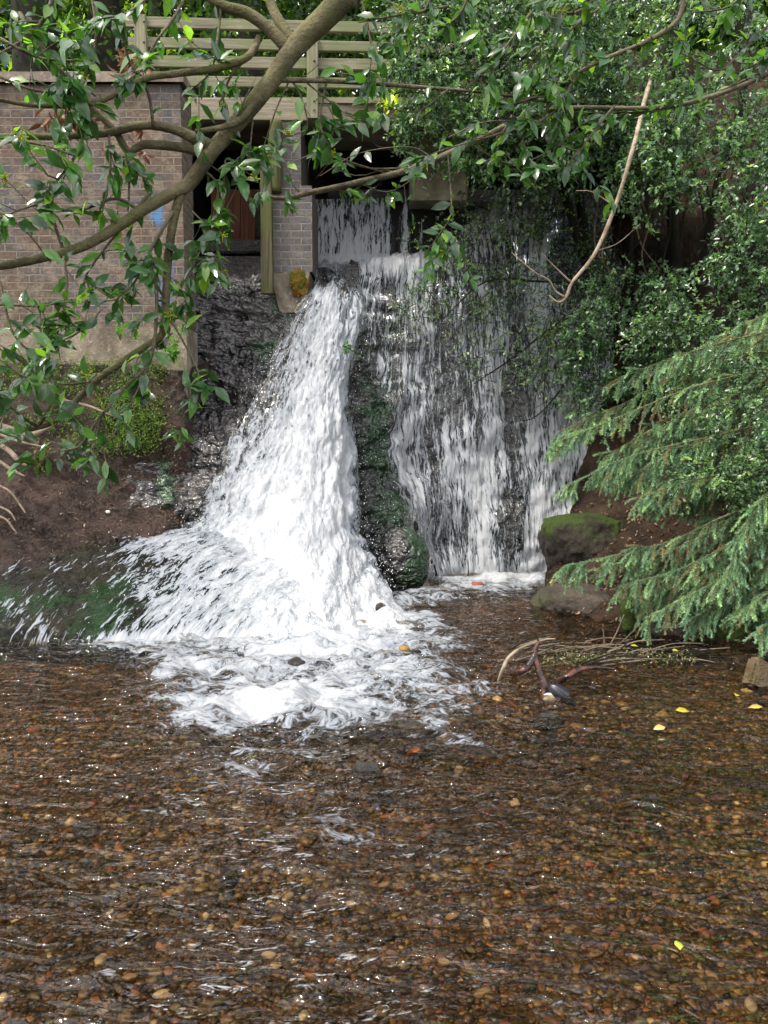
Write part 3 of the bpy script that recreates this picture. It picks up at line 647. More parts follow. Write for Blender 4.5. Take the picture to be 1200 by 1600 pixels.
# boulders at the right of the fall
c = P(922, 822, 8.0); stone('mossy_boulder', 'large rounded moss covered boulder at the right foot of the cascade', 'boulder', c + [.05, .3, -.25], (.50, .45, .52), M['boulder'], 22, .22, .2, topmoss, 6, .28)
c = P(925, 925, 7.1); stone('gravelly_boulder', 'low brown gravelly boulder at the water edge below the mossy one', 'boulder', c + [.05, .3, -.25], (.58, .48, .36), M['stone'], 23, .22, .1, lambda V, iv: .2 * sstep(-.2, -.9, iv[:, 0]) - .05, 6, .22)
c = P(1075, 985, 6.2); stone('grey_boulder', 'smooth grey boulder half under the spruce boughs', 'boulder', c + [0, .2, -.1], (.36, .25, .19), M['stone'], 24, .2, 0, None, 5)
c = P(1150, 985, 6.0); stone('mossy_block', 'dark mossy squarish block at the water edge under the spruce', 'boulder', c + [.04, .15, -.06], (.2, .16, .15), M['boulder'], 25, .25, 0, lambda V, iv: np.full(len(V), .14), 5)
c = P(624, 872, 8.3); stone('mossy_boulder', 'rounded dark boulder with deep green moss between the main fall and the cascade', 'boulder', c + [0, .12, -.06], (.32, .3, .36), M['rock'], 27, .14, 0, lambda V, iv: .07 + .2 * sstep(-.2, .5, iv[:, 0]), 6)
V, F = tube([P(982, 985, 6.42), P(980, 955, 6.45), P(978, 928, 6.5)], [.055, .06, .045], 10, .02, .15)
tag(mk('mossy_stump', V, F, M['boulder'], loc=P(982, 985, 6.42), fa={'moss': np.full(len(V), .2)}), 'short bright green mossy stump between the boulders', 'stump')

# ------------------------------------------------------------------ WALL, PIER, FOOTBRIDGE
def planks(mb, p0, p1, h, th, uvl, up=np.array([0, 0, 1.0]), out=np.array([0, -1.0, 0])):
    pass
def bar(p0, p1, h, th, mat, name, parent, seed=0):
    """plank from p0 to p1 (centre line of its front face), height h, thickness th, running away from the viewer"""
    p0, p1 = np.array(p0), np.array(p1); L = np.linalg.norm(p1 - p0); T = (p1 - p0) / L
    n = np.array([0, 1, 0.]); n = nrmz(n - T * (n @ T)); u = np.cross(n, T) * -1
    if abs(T[2]) < .5 and u[2] < 0: u = -u
    m = max(int(L / .12), 2); tt = np.linspace(0, L, m); bev = .006
    prof = [(-h/2+bev, 0), (h/2-bev, 0), (h/2, bev), (h/2, th-bev), (h/2-bev, th), (-h/2+bev, th), (-h/2, th-bev), (-h/2, bev)]
    k = len(prof); V = []; UV = []
    for q_ in tt:
        for a_, b_ in prof:
            jit = .0025 * float(vn(np.array([[q_ * 2 + seed, a_ * 30, b_ * 30]]), 5)[0])
            V.append(p0 + T * q_ + u * (a_ + jit) + n * (b_ + jit)); UV.append((q_ + seed * 3.1, a_ + b_ + seed))
    F = []
    for i in range(m - 1):
        for j in range(k): F.append((i*k+j, i*k+(j+1)%k, (i+1)*k+(j+1)%k, (i+1)*k+j))
    caps = [list(range(k))[::-1], [(m-1)*k+j for j in range(k)]]
    return mk(name, V, [F, caps], mat, parent, smooth=False, uv=UV, fa={'moss': np.zeros(len(V))})
WD = 8.2
wx0, wx1 = P(-900, 500, WD)[0], P(290, 500, WD)[0]; wz0, wz1 = P(0, 584, WD)[2], P(0, 132, WD)[2]
wall = empty('brick_wall', ((wx0 + wx1) / 2, WD, wz0), 'old brown and grey brick wing wall left of the waterfall', 'wall')
def slab(name, x0, x1, y0, y1, z0, z1, mat, parent, moss=None, amp=.004, res=.04):
    """box with a finely divided, slightly uneven front and right face; uv in metres"""
    nu, nv = max(int((x1 - x0) / res), 2), max(int((z1 - z0) / res), 2)
    X, Z = np.meshgrid(np.linspace(x0, x1, nu), np.linspace(z0, z1, nv), indexing='ij')
    Fv = np.stack([X, y0 + amp * fbm(np.stack([X, Z, 0 * X], -1) * 5, 3, 7), Z], -1)
    m = max(int((y1 - y0) / res), 2); Yy, Z2 = np.meshgrid(np.linspace(y0, y1, m), np.linspace(z0, z1, nv), indexing='ij')
    Rv = np.stack([0 * Yy + x1, Yy, Z2], -1); Lv = np.stack([0 * Yy + x0, Yy, Z2], -1)
    Rv[0] = Fv[-1]; Lv[0] = Fv[0]
    X4, Y4 = np.meshgrid(np.linspace(x0, x1, nu), np.linspace(y0, y1, m), indexing='ij')
    Tv = np.stack([X4, Y4, 0 * X4 + z1], -1); Tv[:, 0] = Fv[:, -1]
    V, F, UV, n = [], [], [], 0
    for A, sh, k in ((Fv, (nu, nv), 0), (Rv, (m, nv), 1), (Lv, (m, nv), 2), (Tv, (nu, m), 3)):
        V.append(A.reshape(-1, 3)); F.append(gridf(*sh) + n); n += sh[0] * sh[1]
        a_ = A.reshape(-1, 3); UV.append(np.stack([a_[:, 0] - x0 + (a_[:, 1] - y0 if k else 0), a_[:, 2] - z0 if k < 3 else a_[:, 1] - y0], -1))
    V = np.concatenate(V)
    return mk(name, V, F, mat, parent, smooth=False, uv=np.concatenate(UV), fa={'moss': np.zeros(len(V)) if moss is None else moss(V)})
zpl = P(0, 512, WD)[2]
# brick uv are measured from the right-hand corner so that the paint sits near it
wm = lambda V: .22 * sstep(wx1 - .02, wx1 + .0, V[:, 0]) * sstep(WD + .02, WD + .06, V[:, 1]) + .1 * sstep(.4, 0, V[:, 2] - zpl)
bw = slab('brickwork', wx1 - 3.6, wx1, WD, WD + .45, zpl, wz1, M['brick'], wall, wm)
slab('brickwork', wx0, wx1 - 3.6, WD, WD + .45, zpl, wz1, M['brick'], wall, wm)
slab('plinth', wx0, wx1 + .012, WD - .03, WD + .45, wz0 - .25, zpl, M['plinth'], wall, lambda V: .2 * sstep(.35, 0, wx1 - V[:, 0]), .012)
slab('coping', wx0, wx1 + .05, WD - .06, WD + .5, wz1, wz1 + .1, M['coping'], wall, None, .012)

pz0, pz1 = P(455, 470, 9.1)[2], P(455, 187, 9.1)[2]
pier = empty('brick_pier', (P(455, 470, 9.1)[0], 9.2, pz0), 'blue grey brick pier with mossy foot holding up the footbridge', 'pier')
x0, x1 = P(424, 400, 9.1)[0], P(488, 400, 9.1)[0]; zs = P(455, 290, 9.1)[2]; zf = P(455, 425, 9.1)[2]
slab('lower_shaft', x0, x1, 9.1, 9.9, zf, zs, M['pierbrick'], pier, lambda V: .16 * sstep(x1 - .07, x1, V[:, 0]) * sstep(zf + .8, zf + .2, V[:, 2]))
slab('upper_shaft', P(440, 300, 9.1)[0], P(470, 300, 9.1)[0], 9.14, 9.9, zs, pz1, M['pierbrick'], pier)
# lumpy mortar foot with orange moss
iv, if_ = ico(5)
slab('foot', x0 - .005, x1 - .03, 9.085, 9.9, pz0 - .12, zf, M['plinth'], pier, lambda V: .24 * sstep(x0 + .2, x0 + .33, V[:, 0]), .05, .02)
fm = bpy.data.objects['foot'].data; fo = ORG['foot']
for v in fm.vertices:
    t_ = min(max((v.co.z + fo[2] - (pz0 - .12)) / (zf - pz0 + .12), 0), 1); cx_ = x0 + .2 - fo[0]; v.co.x = cx_ + (v.co.x - cx_) * (.5 + .5 * t_ ** .6); v.co.y += .08 * (1 - t_)
V = iv * (1 + .7 * fbm(iv * 2.6, 4, 72))[:, None] * np.array([.10, .022, .13]) + P(466, 440, 9.03) + np.array([0, .06, 0])
g = G('orange_moss'); c_ = g.coord(); nn = g.noise(c_, 60, 4, .7)
M['omoss'] = g.end(g.prin(color=g.mix(g.rng(g.noise(c_, 9, 4), .4, .6), (.07, .085, .012), (.16, .085, .015)), rough=.95, spec=.1, normal=g.bump(nn, 1.0, .03)))
mk('moss', V, [if_], M['omoss'], pier)
po_ = bar(P(417, 458, 8.99), P(415, 262, 8.99), .13, .10, M['mosspost'], 'mossy_post', None, 41); tag(po_, 'green mossy timber post against the left side of the pier', 'post')
V, F = tube([P(431, 300, 9.06), P(430, 240, 9.06), P(431, 190, 9.06)], [.07, .078, .07], 12, .04, .3)
tag(mk('timber_prop', V, F, M['mosspost'], loc=P(431, 300, 9.06), uv=np.stack([V[:, 2], V[:, 0]], -1)), 'short rough log propped beside the top of the pier', 'post')

def bp(px, py, dz=0.0):
    return P(px, py, 8.98 + (px - 200) * .0005 + dz)
bridge = empty('footbridge', bp(450, 186), 'weathered timber footbridge with a post and rail fence above the weir', 'footbridge')
bar(bp(262, 169, .02), bp(980, 176, .02), .235, .12, M['timber'], 'beam', bridge, 1)
for k, (x0, y0, x1, y1, hh_) in enumerate([(186, 33, 900, 50, .115), (200, 65, 900, 79, .11), (200, 94, 900, 106, .12), (200, 125, 900, 134, .11)]):
    bar(bp(x0, y0, .0), bp(x1, y1, .0), hh_, .045, M['rail'], 'rail', bridge, 3 + k)
for k, (xa, ya, yb) in enumerate([(222, 22, 186), (488, 54, 184), (745, 60, 186)]):
    po = bar(bp(xa, yb, -.062), bp(xa - (4 if k == 0 else 0), ya, -.062), .125, .06, M['rail'], 'post', bridge, 11 + k)
    mb = MB()
    for yy in (34, 66, 95, 126, 158, 172):
        if ya < yy < yb:
            c = bp(xa + 3, yy, -.062); V, F = tube([c, c + [0, -.012, 0]], [.013, .011], 8); mb.add(V, F)
    mb.build('bolt', M['iron'], po)
V, F = box((bp(620, 168)[0], 9.85, bp(450, 158)[2] + .02), (6.0, 1.45, .06)); mk('deck', V, F, M['timber'], bridge, smooth=False, uv=V[:, :2] * np.array([1, .1]))
# under the bridge
cx = P(560, 300, 10)[0]; zt = bp(450, 158)[2]
tun = empty('culvert', (cx, 13, 3.0), 'dark masonry culvert behind the weir under the footbridge', 'culvert')
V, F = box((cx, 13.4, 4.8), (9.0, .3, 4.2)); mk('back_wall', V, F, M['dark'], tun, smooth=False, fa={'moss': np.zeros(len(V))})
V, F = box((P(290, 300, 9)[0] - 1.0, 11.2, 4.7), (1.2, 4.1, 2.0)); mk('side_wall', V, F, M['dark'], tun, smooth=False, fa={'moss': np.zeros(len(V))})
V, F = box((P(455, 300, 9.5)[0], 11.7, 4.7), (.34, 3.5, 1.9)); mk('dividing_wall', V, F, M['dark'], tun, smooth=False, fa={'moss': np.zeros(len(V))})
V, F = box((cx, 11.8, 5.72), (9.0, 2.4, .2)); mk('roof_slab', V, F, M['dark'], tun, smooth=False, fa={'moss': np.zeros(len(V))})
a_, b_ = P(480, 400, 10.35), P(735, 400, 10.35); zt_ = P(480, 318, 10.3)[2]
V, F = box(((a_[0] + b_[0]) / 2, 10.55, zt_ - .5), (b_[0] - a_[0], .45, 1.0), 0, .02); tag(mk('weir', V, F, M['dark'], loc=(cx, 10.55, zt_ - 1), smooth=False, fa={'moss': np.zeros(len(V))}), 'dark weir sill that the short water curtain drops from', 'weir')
c = P(686, 286, 9.95); V, F = box((c[0], 10.2, c[2] + .35), (.72, .5, 1.2), 0, .02)
V[:, 2] = np.where(V[:, 2] < c[2], P(686, 313, 9.95)[2], V[:, 2])
tag(mk('concrete_block', V, F, M['concrete'], loc=(c[0], 10.2, c[2] - .25), smooth=False, fa={'moss': .12 * sstep(0, .6, V[:, 2] - c[2])}), 'square yellowish concrete block above the right end of the weir', 'abutment')
sg = empty('sluice_gate', P(378, 382, 9.8), 'rusty brown board sluice gate in the dark opening left of the pier', 'sluice gate')
for i in range(3):
    a_ = P(341 + i * 23, 379, 9.8); b_ = P(341 + i * 23, 296, 9.8); bar(a_, b_, .178, .04, M['rust'], 'board', sg, 30 + i)
c = P(372, 390, 9.75); V, F = box((c[0], 9.75, c[2]), (.8, .35, .16), 0, .02); mk('sill', V, F, M['wetstone'], sg, smooth=False, fa={'moss': np.zeros(len(V))})
c = P(368, 425, 9.6); V, F = box((c[0], 9.75, c[2]), (.95, .5, .34), 0, .03); tag(mk('stone_step', V, F, M['wetstone'], loc=c - [0, 0, .17], smooth=False, fa={'moss': np.zeros(len(V))}), 'black wet stone step below the sluice gate', 'step')

# ------------------------------------------------------------------ FOLIAGE helpers
def leaves(mb, pos, dr, up, L, W, col, big=True, fold=.25, curl=.25):
    n = len(pos)
    if n == 0: return
    dr = nrmz(dr); side = nrmz(np.cross(dr, up)); up = np.cross(side, dr)
    L = np.broadcast_to(L, n); W = np.broadcast_to(W, n)
    if big:
        T = np.array([[0, 0, 0], [.12, .14, .35], [.38, .46, .9], [.68, .36, .8], [1, 0, 0], [.12, -.14, .35], [.38, -.46, .9], [.68, -.36, .8], [.12, 0, 0], [.38, 0, 0], [.68, 0, 0]])
        FT = [np.array([[0, 8, 1], [0, 5, 8], [10, 4, 3], [10, 7, 4]]), np.array([[8, 9, 2, 1], [8, 5, 6, 9], [9, 10, 3, 2], [9, 6, 7, 10]])]
    else:
        T = np.array([[0, 0, 0], [.5, .5, .6], [1, 0, 0], [.5, -.5, .6]]); FT = [np.array([[0, 2, 1], [0, 3, 2]])]
    cu = (rng.normal(curl, .12, n) if big else np.full(n, curl))
    X = T[None, :, 0] * L[:, None]; Y = T[None, :, 1] * W[:, None]
    Z = T[None, :, 2] * fold * W[:, None] * .5 - cu[:, None] * (T[None, :, 0] ** 2) * L[:, None]
    V = pos[:, None] + X[..., None] * dr[:, None] + Y[..., None] * side[:, None] + Z[..., None] * up[:, None]
    mb.add(V.reshape(-1, 3), [(f[None] + np.arange(n)[:, None, None] * len(T)).reshape(-1, f.shape[1]) for f in FT], np.repeat(np.broadcast_to(col, (n, 3)), len(T), 0))
def pick(pal, n, j=.25, w_=None):
    pal = np.array(pal); return pal[rng.choice(len(pal), n, p=w_)] * rng.uniform(1 - j, 1 + j, (n, 1))
HOLLY = [(.03, .085, .022), (.042, .115, .028), (.024, .065, .024), (.07, .17, .03), (.13, .25, .035)]
HW = [.3, .28, .2, .15, .07]
def leafy(stems, lv, path, rad, dens=1.0, L=.068, sub=1.0, pal=HOLLY, w_=HW, sublen=.16, berry=None, start=.1):
    """a twig along a path of points, side twigs and glossy leaves along it"""
    pts = np.array([P(*p) for p in path]); Ln = np.linalg.norm(np.diff(pts, axis=0), axis=1).sum()
    V, F = tube(pts, [rad, rad * .45], 6, .03); stems.add(V, F)
    m = max(int(Ln / .012), 4); cur = spline(pts, m); T = nrmz(np.gradient(cur, axis=0))
    tips = [(cur, T)]
    for k in range(int(Ln * 9 * sub)):
        i = rng.integers(int(m * start), m); d_ = nrmz(T[i] * .6 + rng.normal(0, .65, 3) * np.array([1, .7, 1]) + np.array([0, 0, -.05])); l_ = sublen * rng.uniform(.4, 1.3)
        e1 = cur[i] + d_ * l_ * .5 + rng.normal(0, .012, 3); e2 = cur[i] + d_ * l_ + np.array([0, 0, -.25 * l_ * rng.random()])
        s_ = spline([cur[i], e1, e2], 10); V, F = tube(s_, [rad * .35, rad * .16], 4); stems.add(V, F); tips.append((s_, nrmz(np.gradient(s_, axis=0))))
        if berry is not None and rng.random() < .16:
            for _ in range(14):
                q_ = e2 + nrmz(rng.normal(0, 1, 3)) * rng.uniform(.008, .022); V, F = tube([e2, q_, q_ + (q_ - e2) * .12], [.0006, .003], 4); berry.add(V, F, (.26, .27, .05))
    for (c_, t_) in tips:
        n = rng.poisson(dens * (len(c_) * .33 if len(c_) > 10 else 8.2))
        if n == 0: continue
        i = rng.integers(int(len(c_) * (start if len(c_) > 10 else .25)), len(c_), n)
        d_ = t_[i] * .7 + rng.normal(0, .75, (n, 3)) + np.array([0, 0, -.25]); u_ = rng.normal(0, .5, (n, 3)) + np.array([0, -.8, .85])
        l_ = L * rng.uniform(.6, 1.25, n); leaves(lv, c_[i], d_, u_, l_, l_ * rng.uniform(.4, .54, n), pick(pal, n, .3, w_))

# ------------------------------------------------------------------ the big overhanging tree in front
tr_base = np.array([2.9, 1.2, -.1])
tree = empty('overhanging_holly', tr_base, 'glossy leaved tree whose mossy bough slants across the upper left of the view', 'tree')
lim = MB()
lim.add(*tube([tr_base, tr_base + [.05, .2, 1.6], (2.6, 1.7, 3.4), (1.6, 2.3, 4.3), P(640, -150, 2.85), P(545, -10, 2.85)], [.17, .15, .12, .09, .06, .046], 14, .05, .12, 3))
bough = [(545,-10,2.85),(500,35,2.83),(465,68,2.82),(425,125,2.8),(380,180,2.78),(335,232,2.76),(300,280,2.74),(283,297,2.73)]
lim.add(*tube([P(*p) for p in bough], [.043, .038, .035, .030, .028, .026, .024, .021], 14, .02, .12, 4))
br = [([(288,292,2.73),(240,318,2.7),(190,350,2.66),(135,382,2.62),(70,402,2.58),(-20,418,2.54),(-160,430,2.5),(-330,470,2.42),(-520,480,2.36),(-700,520,2.3)], [.021, .018, .015, .012, .008, .004], .12),
 ([(286,292,2.735),(272,340,2.74),(263,400,2.74),(260,450,2.74),(256,505,2.74),(248,528,2.74),(205,556,2.73),(150,595,2.72),(100,645,2.7),(60,668,2.68),(-30,672,2.65),(-200,650,2.6),(-380,680,2.55)], [.017, .015, .014, .013, .012, .009, .007, .004], .1),
 ([(336,232,2.76),(300,214,2.74),(265,200,2.72),(220,196,2.7),(165,208,2.66),(90,213,2.62),(-30,216,2.56),(-220,240,2.5),(-420,230,2.42)], [.022, .016, .012, .009, .004], .1),
 ([(322,240,2.76),(280,230,2.74),(225,226,2.72),(200,236,2.71),(180,205,2.69),(145,170,2.66),(110,130,2.63),(70,80,2.6),(30,20,2.57)], [.018, .013, .01, .008], .1),
 ([(455,82,2.82),(420,45,2.8),(385,20,2.78),(345,8,2.76),(300,-25,2.74)], [.024, .02, .016], .1),
 ([(462,72,2.82),(440,40,2.82),(425,10,2.83),(415,-30,2.84)], [.022, .018, .015], .1),
 ([(405,150,2.79),(378,185,2.74),(350,198,2.72),(305,206,2.7)], [.014, .011, .008], .08),
 ([(405,60,2.82),(385,90,2.75),(330,108,2.7),(275,115,2.66),(220,125,2.62),(150,160,2.6),(60,165,2.56),(-30,150,2.52)], [.013, .012, .009, .006], .08)]
for p, r, ro in br: lim.add(*tube([P(*q_) for q_ in p], r, 10, .02, ro))
lim.build('limbs', M['bough'], tree)
st, lv, be = MB(), MB(), MB()
paths = [
 # along the boughs and off them, left-hand cluster
 ([(30,20,2.57),(60,70,2.5),(95,110,2.46),(150,150,2.45)], .006, 1.2), ([(0,60,2.4),(60,90,2.42),(130,95,2.44)], .005, 1.3), ([(85,-30,2.5),(75,20,2.5),(40,60,2.48),(-20,95,2.46)], .008, 1.2),
 ([(140,-30,2.6),(150,60,2.6),(130,130,2.58),(100,170,2.55)], .005, 1.1), ([(0,120,2.5),(50,140,2.5),(110,150,2.5),(180,180,2.52)], .005, 1.2), ([(-20,220,2.4),(60,225,2.45),(120,245,2.5)], .005, 1.2),
 ([(170,210,2.66),(172,270,2.64),(160,330,2.6)], .005, 1.3), ([(200,236,2.71),(202,290,2.7),(200,330,2.68)], .006, .6), ([(120,240,2.55),(90,280,2.5),(60,260,2.48)], .005, 1.3), ([(240,200,2.7),(230,140,2.66),(200,90,2.62),(190,30,2.6)], .006, 1.0),
 ([(220,330,2.7),(180,310,2.66),(120,330,2.6),(60,320,2.55),(0,340,2.5)], .006, 1.0), ([(100,395,2.6),(80,320,2.56),(110,260,2.54)], .006, 1.0), ([(0,330,2.45),(40,360,2.46),(80,410,2.5)], .005, .9),
 ([(235,300,2.7),(190,355,2.68),(140,420,2.66),(130,450,2.66)], .006, 1.2), ([(270,330,2.72),(230,400,2.68),(210,440,2.66),(180,470,2.64)], .006, 1.4), ([(100,400,2.58),(105,460,2.58),(85,540,2.56)], .005, .9),
 ([(-20,475,2.5),(60,478,2.52),(110,470,2.54)], .004, .9), ([(260,470,2.74),(225,420,2.68),(200,410,2.66)], .005, 1.4), ([(160,480,2.6),(130,515,2.58),(70,545,2.55)], .004, .8),
 ([(238,410,2.7),(245,470,2.7),(236,560,2.7),(200,600,2.68),(150,660,2.66),(120,700,2.64),(80,690,2.62)], .007, .8), ([(236,560,2.7),(210,620,2.68),(170,690,2.66),(140,715,2.65)], .004, .8), ([(262,490,2.74),(300,560,2.74),(310,590,2.74),(290,640,2.73),(260,680,2.72)], .004, .7),
 ([(60,668,2.68),(80,620,2.65),(40,570,2.6),(-10,540,2.55)], .006, 1.2), ([(0,560,2.5),(40,590,2.52),(90,600,2.54)], .005, 1.3), ([(150,595,2.72),(110,600,2.68),(70,600,2.64)], .005, 1.0), ([(60,668,2.68),(20,640,2.6),(-20,600,2.5)], .006, 1.2), ([(0,440,2.45),(20,520,2.46),(60,560,2.5)], .005, 1.0),
 ([(65,580,2.52),(64,520,2.52),(62,470,2.54)], .004, .9), ([(270,520,2.74),(240,545,2.72),(215,560,2.7),(210,590,2.68)], .003, .9),
 # beyond the left edge
 ([(-160,430,2.5),(-260,400,2.46),(-360,340,2.42)], .006, 1.2), ([(-330,470,2.42),(-420,540,2.4),(-500,600,2.38)], .006, 1.2), ([(-220,240,2.5),(-300,300,2.46),(-350,380,2.42)], .006, 1.2), ([(-30,216,2.56),(-150,150,2.5),(-300,110,2.44)], .006, 1.2), ([(-200,650,2.6),(-280,720,2.56),(-330,760,2.5)], .005, 1.2),
 # top-left above the wall
 ([(300,-25,2.74),(270,30,2.7),(240,70,2.68),(225,110,2.66)], .006, 1.0), ([(345,8,2.76),(340,60,2.74),(330,110,2.72),(300,140,2.7)], .006, 1.0), ([(250,-20,2.6),(200,20,2.58),(150,30,2.56)], .005, 1.0), ([(385,90,2.75),(360,120,2.73),(345,160,2.72)], .006, 1.1),
 # hanging to the right of the bough in front of the opening
 ([(360,205,2.76),(380,160,2.74),(400,120,2.74)], .004, .7), ([(310,260,2.75),(340,290,2.76),(330,350,2.76),(300,420,2.75),(290,450,2.75)], .005, 1.0), ([(352,250,2.77),(350,310,2.77),(345,370,2.77),(330,420,2.76)], .003, 1.0), ([(320,250,2.76),(350,270,2.76),(380,240,2.76),(420,235,2.76)], .003, 1.0), ([(395,190,2.78),(385,255,2.78),(345,345,2.78)], .003, .9), ([(300,330,2.74),(325,350,2.74),(345,330,2.74)], .003, 1.2),
 # twigs hanging off the thin limb in front of the beam
 ([(430,125,2.8),(520,127,2.85),(640,135,2.9),(760,145,2.95),(860,160,3.0)], .009, .10), ([(455,125,2.82),(470,150,2.83),(480,200,2.84),(440,215,2.84)], .004, .4), ([(450,130,2.82),(430,175,2.82),(412,230,2.82),(400,260,2.82)], .003, .5), ([(510,128,2.86),(500,190,2.86),(515,230,2.86)], .004, 1.5), ([(480,130,2.84),(530,170,2.86),(560,190,2.87)], .003, .7), ([(560,-20,2.8),(575,40,2.82),(580,90,2.83),(575,130,2.84)], .004, 1.3), ([(700,140,2.92),(650,175,2.92),(600,165,2.92)], .003, .5),
 # pale bare branch right of the pier and its leaves
 ([(700,10,2.7),(640,20,2.72),(560,35,2.74)], .005, .5)]
for p, r, dn_ in paths: leafy(st, lv, p, r, dn_, berry=be)
# foliage high on the right of the same tree
for p, r, dn_ in [([(1070,-30,3.1),(1060,30,3.1),(1010,65,3.1),(950,90,3.08),(900,115,3.05),(870,140,3.0),(780,170,2.95)], .011, .5), ([(1000,-30,3.0),(900,40,2.95),(860,80,2.9),(820,120,2.88)], .005, 1.0), ([(880,-30,2.9),(830,20,2.85),(800,60,2.8),(770,100,2.8)], .006, 1.3), ([(960,-30,2.9),(900,20,2.88),(860,10,2.86),(820,30,2.84)], .006, 1.2),
 ([(1200,40,3.0),(1150,90,3.0),(1120,110,3.0),(1060,80,3.0)], .005, 1.2), ([(1170,-30,3.0),(1140,10,2.98),(1080,20,2.96)], .005, 1.2), ([(900,120,3.0),(870,170,2.95),(830,200,2.92),(810,230,2.9)], .005, 1.1), ([(960,165,3.1),(920,215,3.05),(905,235,3.02),(870,225,3.0)], .005, 1.2), ([(860,160,3.0),(840,190,2.95),(760,190,2.9),(700,215,2.88)], .004, .7), ([(740,-30,2.75),(720,20,2.76),(690,40,2.76),(670,20,2.76)], .005, 1.0),
 ([(820,200,2.95),(760,215,2.93),(690,235,2.9),(660,250,2.9)], .004, .8), ([(905,235,3.0),(880,270,3.0),(900,280,3.0)], .004, 1.2), ([(700,240,2.95),(705,330,2.95),(690,360,2.95),(670,390,2.95)], .003, .9), ([(840,300,3.05),(790,240,3.0)], .003, .5), ([(680,-20,2.7),(660,20,2.7),(620,10,2.7),(590,-10,2.7)], .006, .8)]:
    leafy(st, lv, p, r, dn_ * 1.15, L=.066, berry=be)
st.build('twigs', M['twig'], tree); lv.build('crown', M['leaf'], tree); tag(be.build('flower_buds', M['leaf_far'], tree), kind='stuff')
# the pale branch in front of the weir is a limb of a second, thinner tree
t2b = np.array([3.3, 2.6, -.1]); tree2 = empty('slender_tree', t2b, 'slender pale barked tree reaching a bare limb across the weir from the right', 'tree')
l2, st, lv = MB(), MB(), MB()
l2.add(*tube([t2b, t2b + [.1, .3, 1.5], P(1600, -150, 3.5), P(1300, 60, 3.45), P(1080, 160, 3.35), P(860, 172, 3.25), P(735, 225, 3.18), P(650, 262, 3.15), P(560, 285, 3.12), P(490, 300, 3.1), P(440, 310, 3.08), P(405, 302, 3.06)], [.06, .05, .03, .012, .009, .009, .013, .013, .012, .011, .008, .005], 10, .03, .1))
l2.build('limbs', M['twig'], tree2)
leafy(st, lv, [(1300,60,3.45),(1080,160,3.35),(960,176,3.3),(860,172,3.25)], .004, .8, L=.066)
for p, r, dn_ in [([(470,303,3.1),(455,285,3.1),(450,260,3.1),(435,240,3.1)], .003, 1.3), ([(440,308,3.08),(455,325,3.08),(465,335,3.08)], .003, 1.6), ([(560,285,3.12),(600,300,3.12),(630,290,3.12),(660,265,3.12)], .003, .6), ([(520,295,3.11),(540,300,3.11),(580,310,3.11)], .003, 1.2), ([(600,270,3.13),(540,250,3.12),(510,232,3.12),(505,215,3.12)], .003, 1.3), ([(650,262,3.15),(570,262,3.13),(500,240,3.12),(440,262,3.1)], .003, .12), ([(735,225,3.18),(790,255,3.2),(830,250,3.2),(860,235,3.2)], .004, .5), ([(680,250,3.16),(640,230,3.14),(560,240,3.12),(500,275,3.1)], .003, .1), ([(800,180,3.2),(780,210,3.18),(740,200,3.16)], .004, 1.1), ([(620,272,3.14),(600,265,3.14),(560,275,3.13),(520,262,3.12)], .0025, .15)]:
    leafy(st, lv, p, r, dn_, L=.062, sublen=.12)
st.build('twigs', M['twig'], tree2); lv.build('crown', M['leaf'], tree2)
# brown dead leaves hung up in the tree
for (x, y, rx, ry, n, lab) in ((115, 185, 42, 30, 110, 'large bunch of russet dead leaves caught in the twigs before the wall'), (205, 100, 22, 22, 45, 'small bunch of russet dead leaves caught beside the left fence post'), (215, 235, 12, 28, 26, 'thin string of russet dead leaves hanging below the bough')):
    mb = MB(); c = np.array([P(x + rng.normal(0, .5) * rx, y + rng.normal(0, .5) * ry, 2.9 + rng.normal(0, .05)) for _ in range(n)])
    leaves(mb, c, rng.normal(0, 1, (n, 3)) + [0, 0, -.8], rng.normal(0, 1, (n, 3)), rng.uniform(.035, .065, n), rng.uniform(.014, .026, n), pick([(.17, .075, .05), (.11, .045, .03), (.27, .165, .115)], n), True, .5, .5)
    tag(mb.build('dead_leaves', M['dead'], loc=P(x, y, 2.9)), lab, 'dead leaves', 'bunches of dead leaves in the tree')

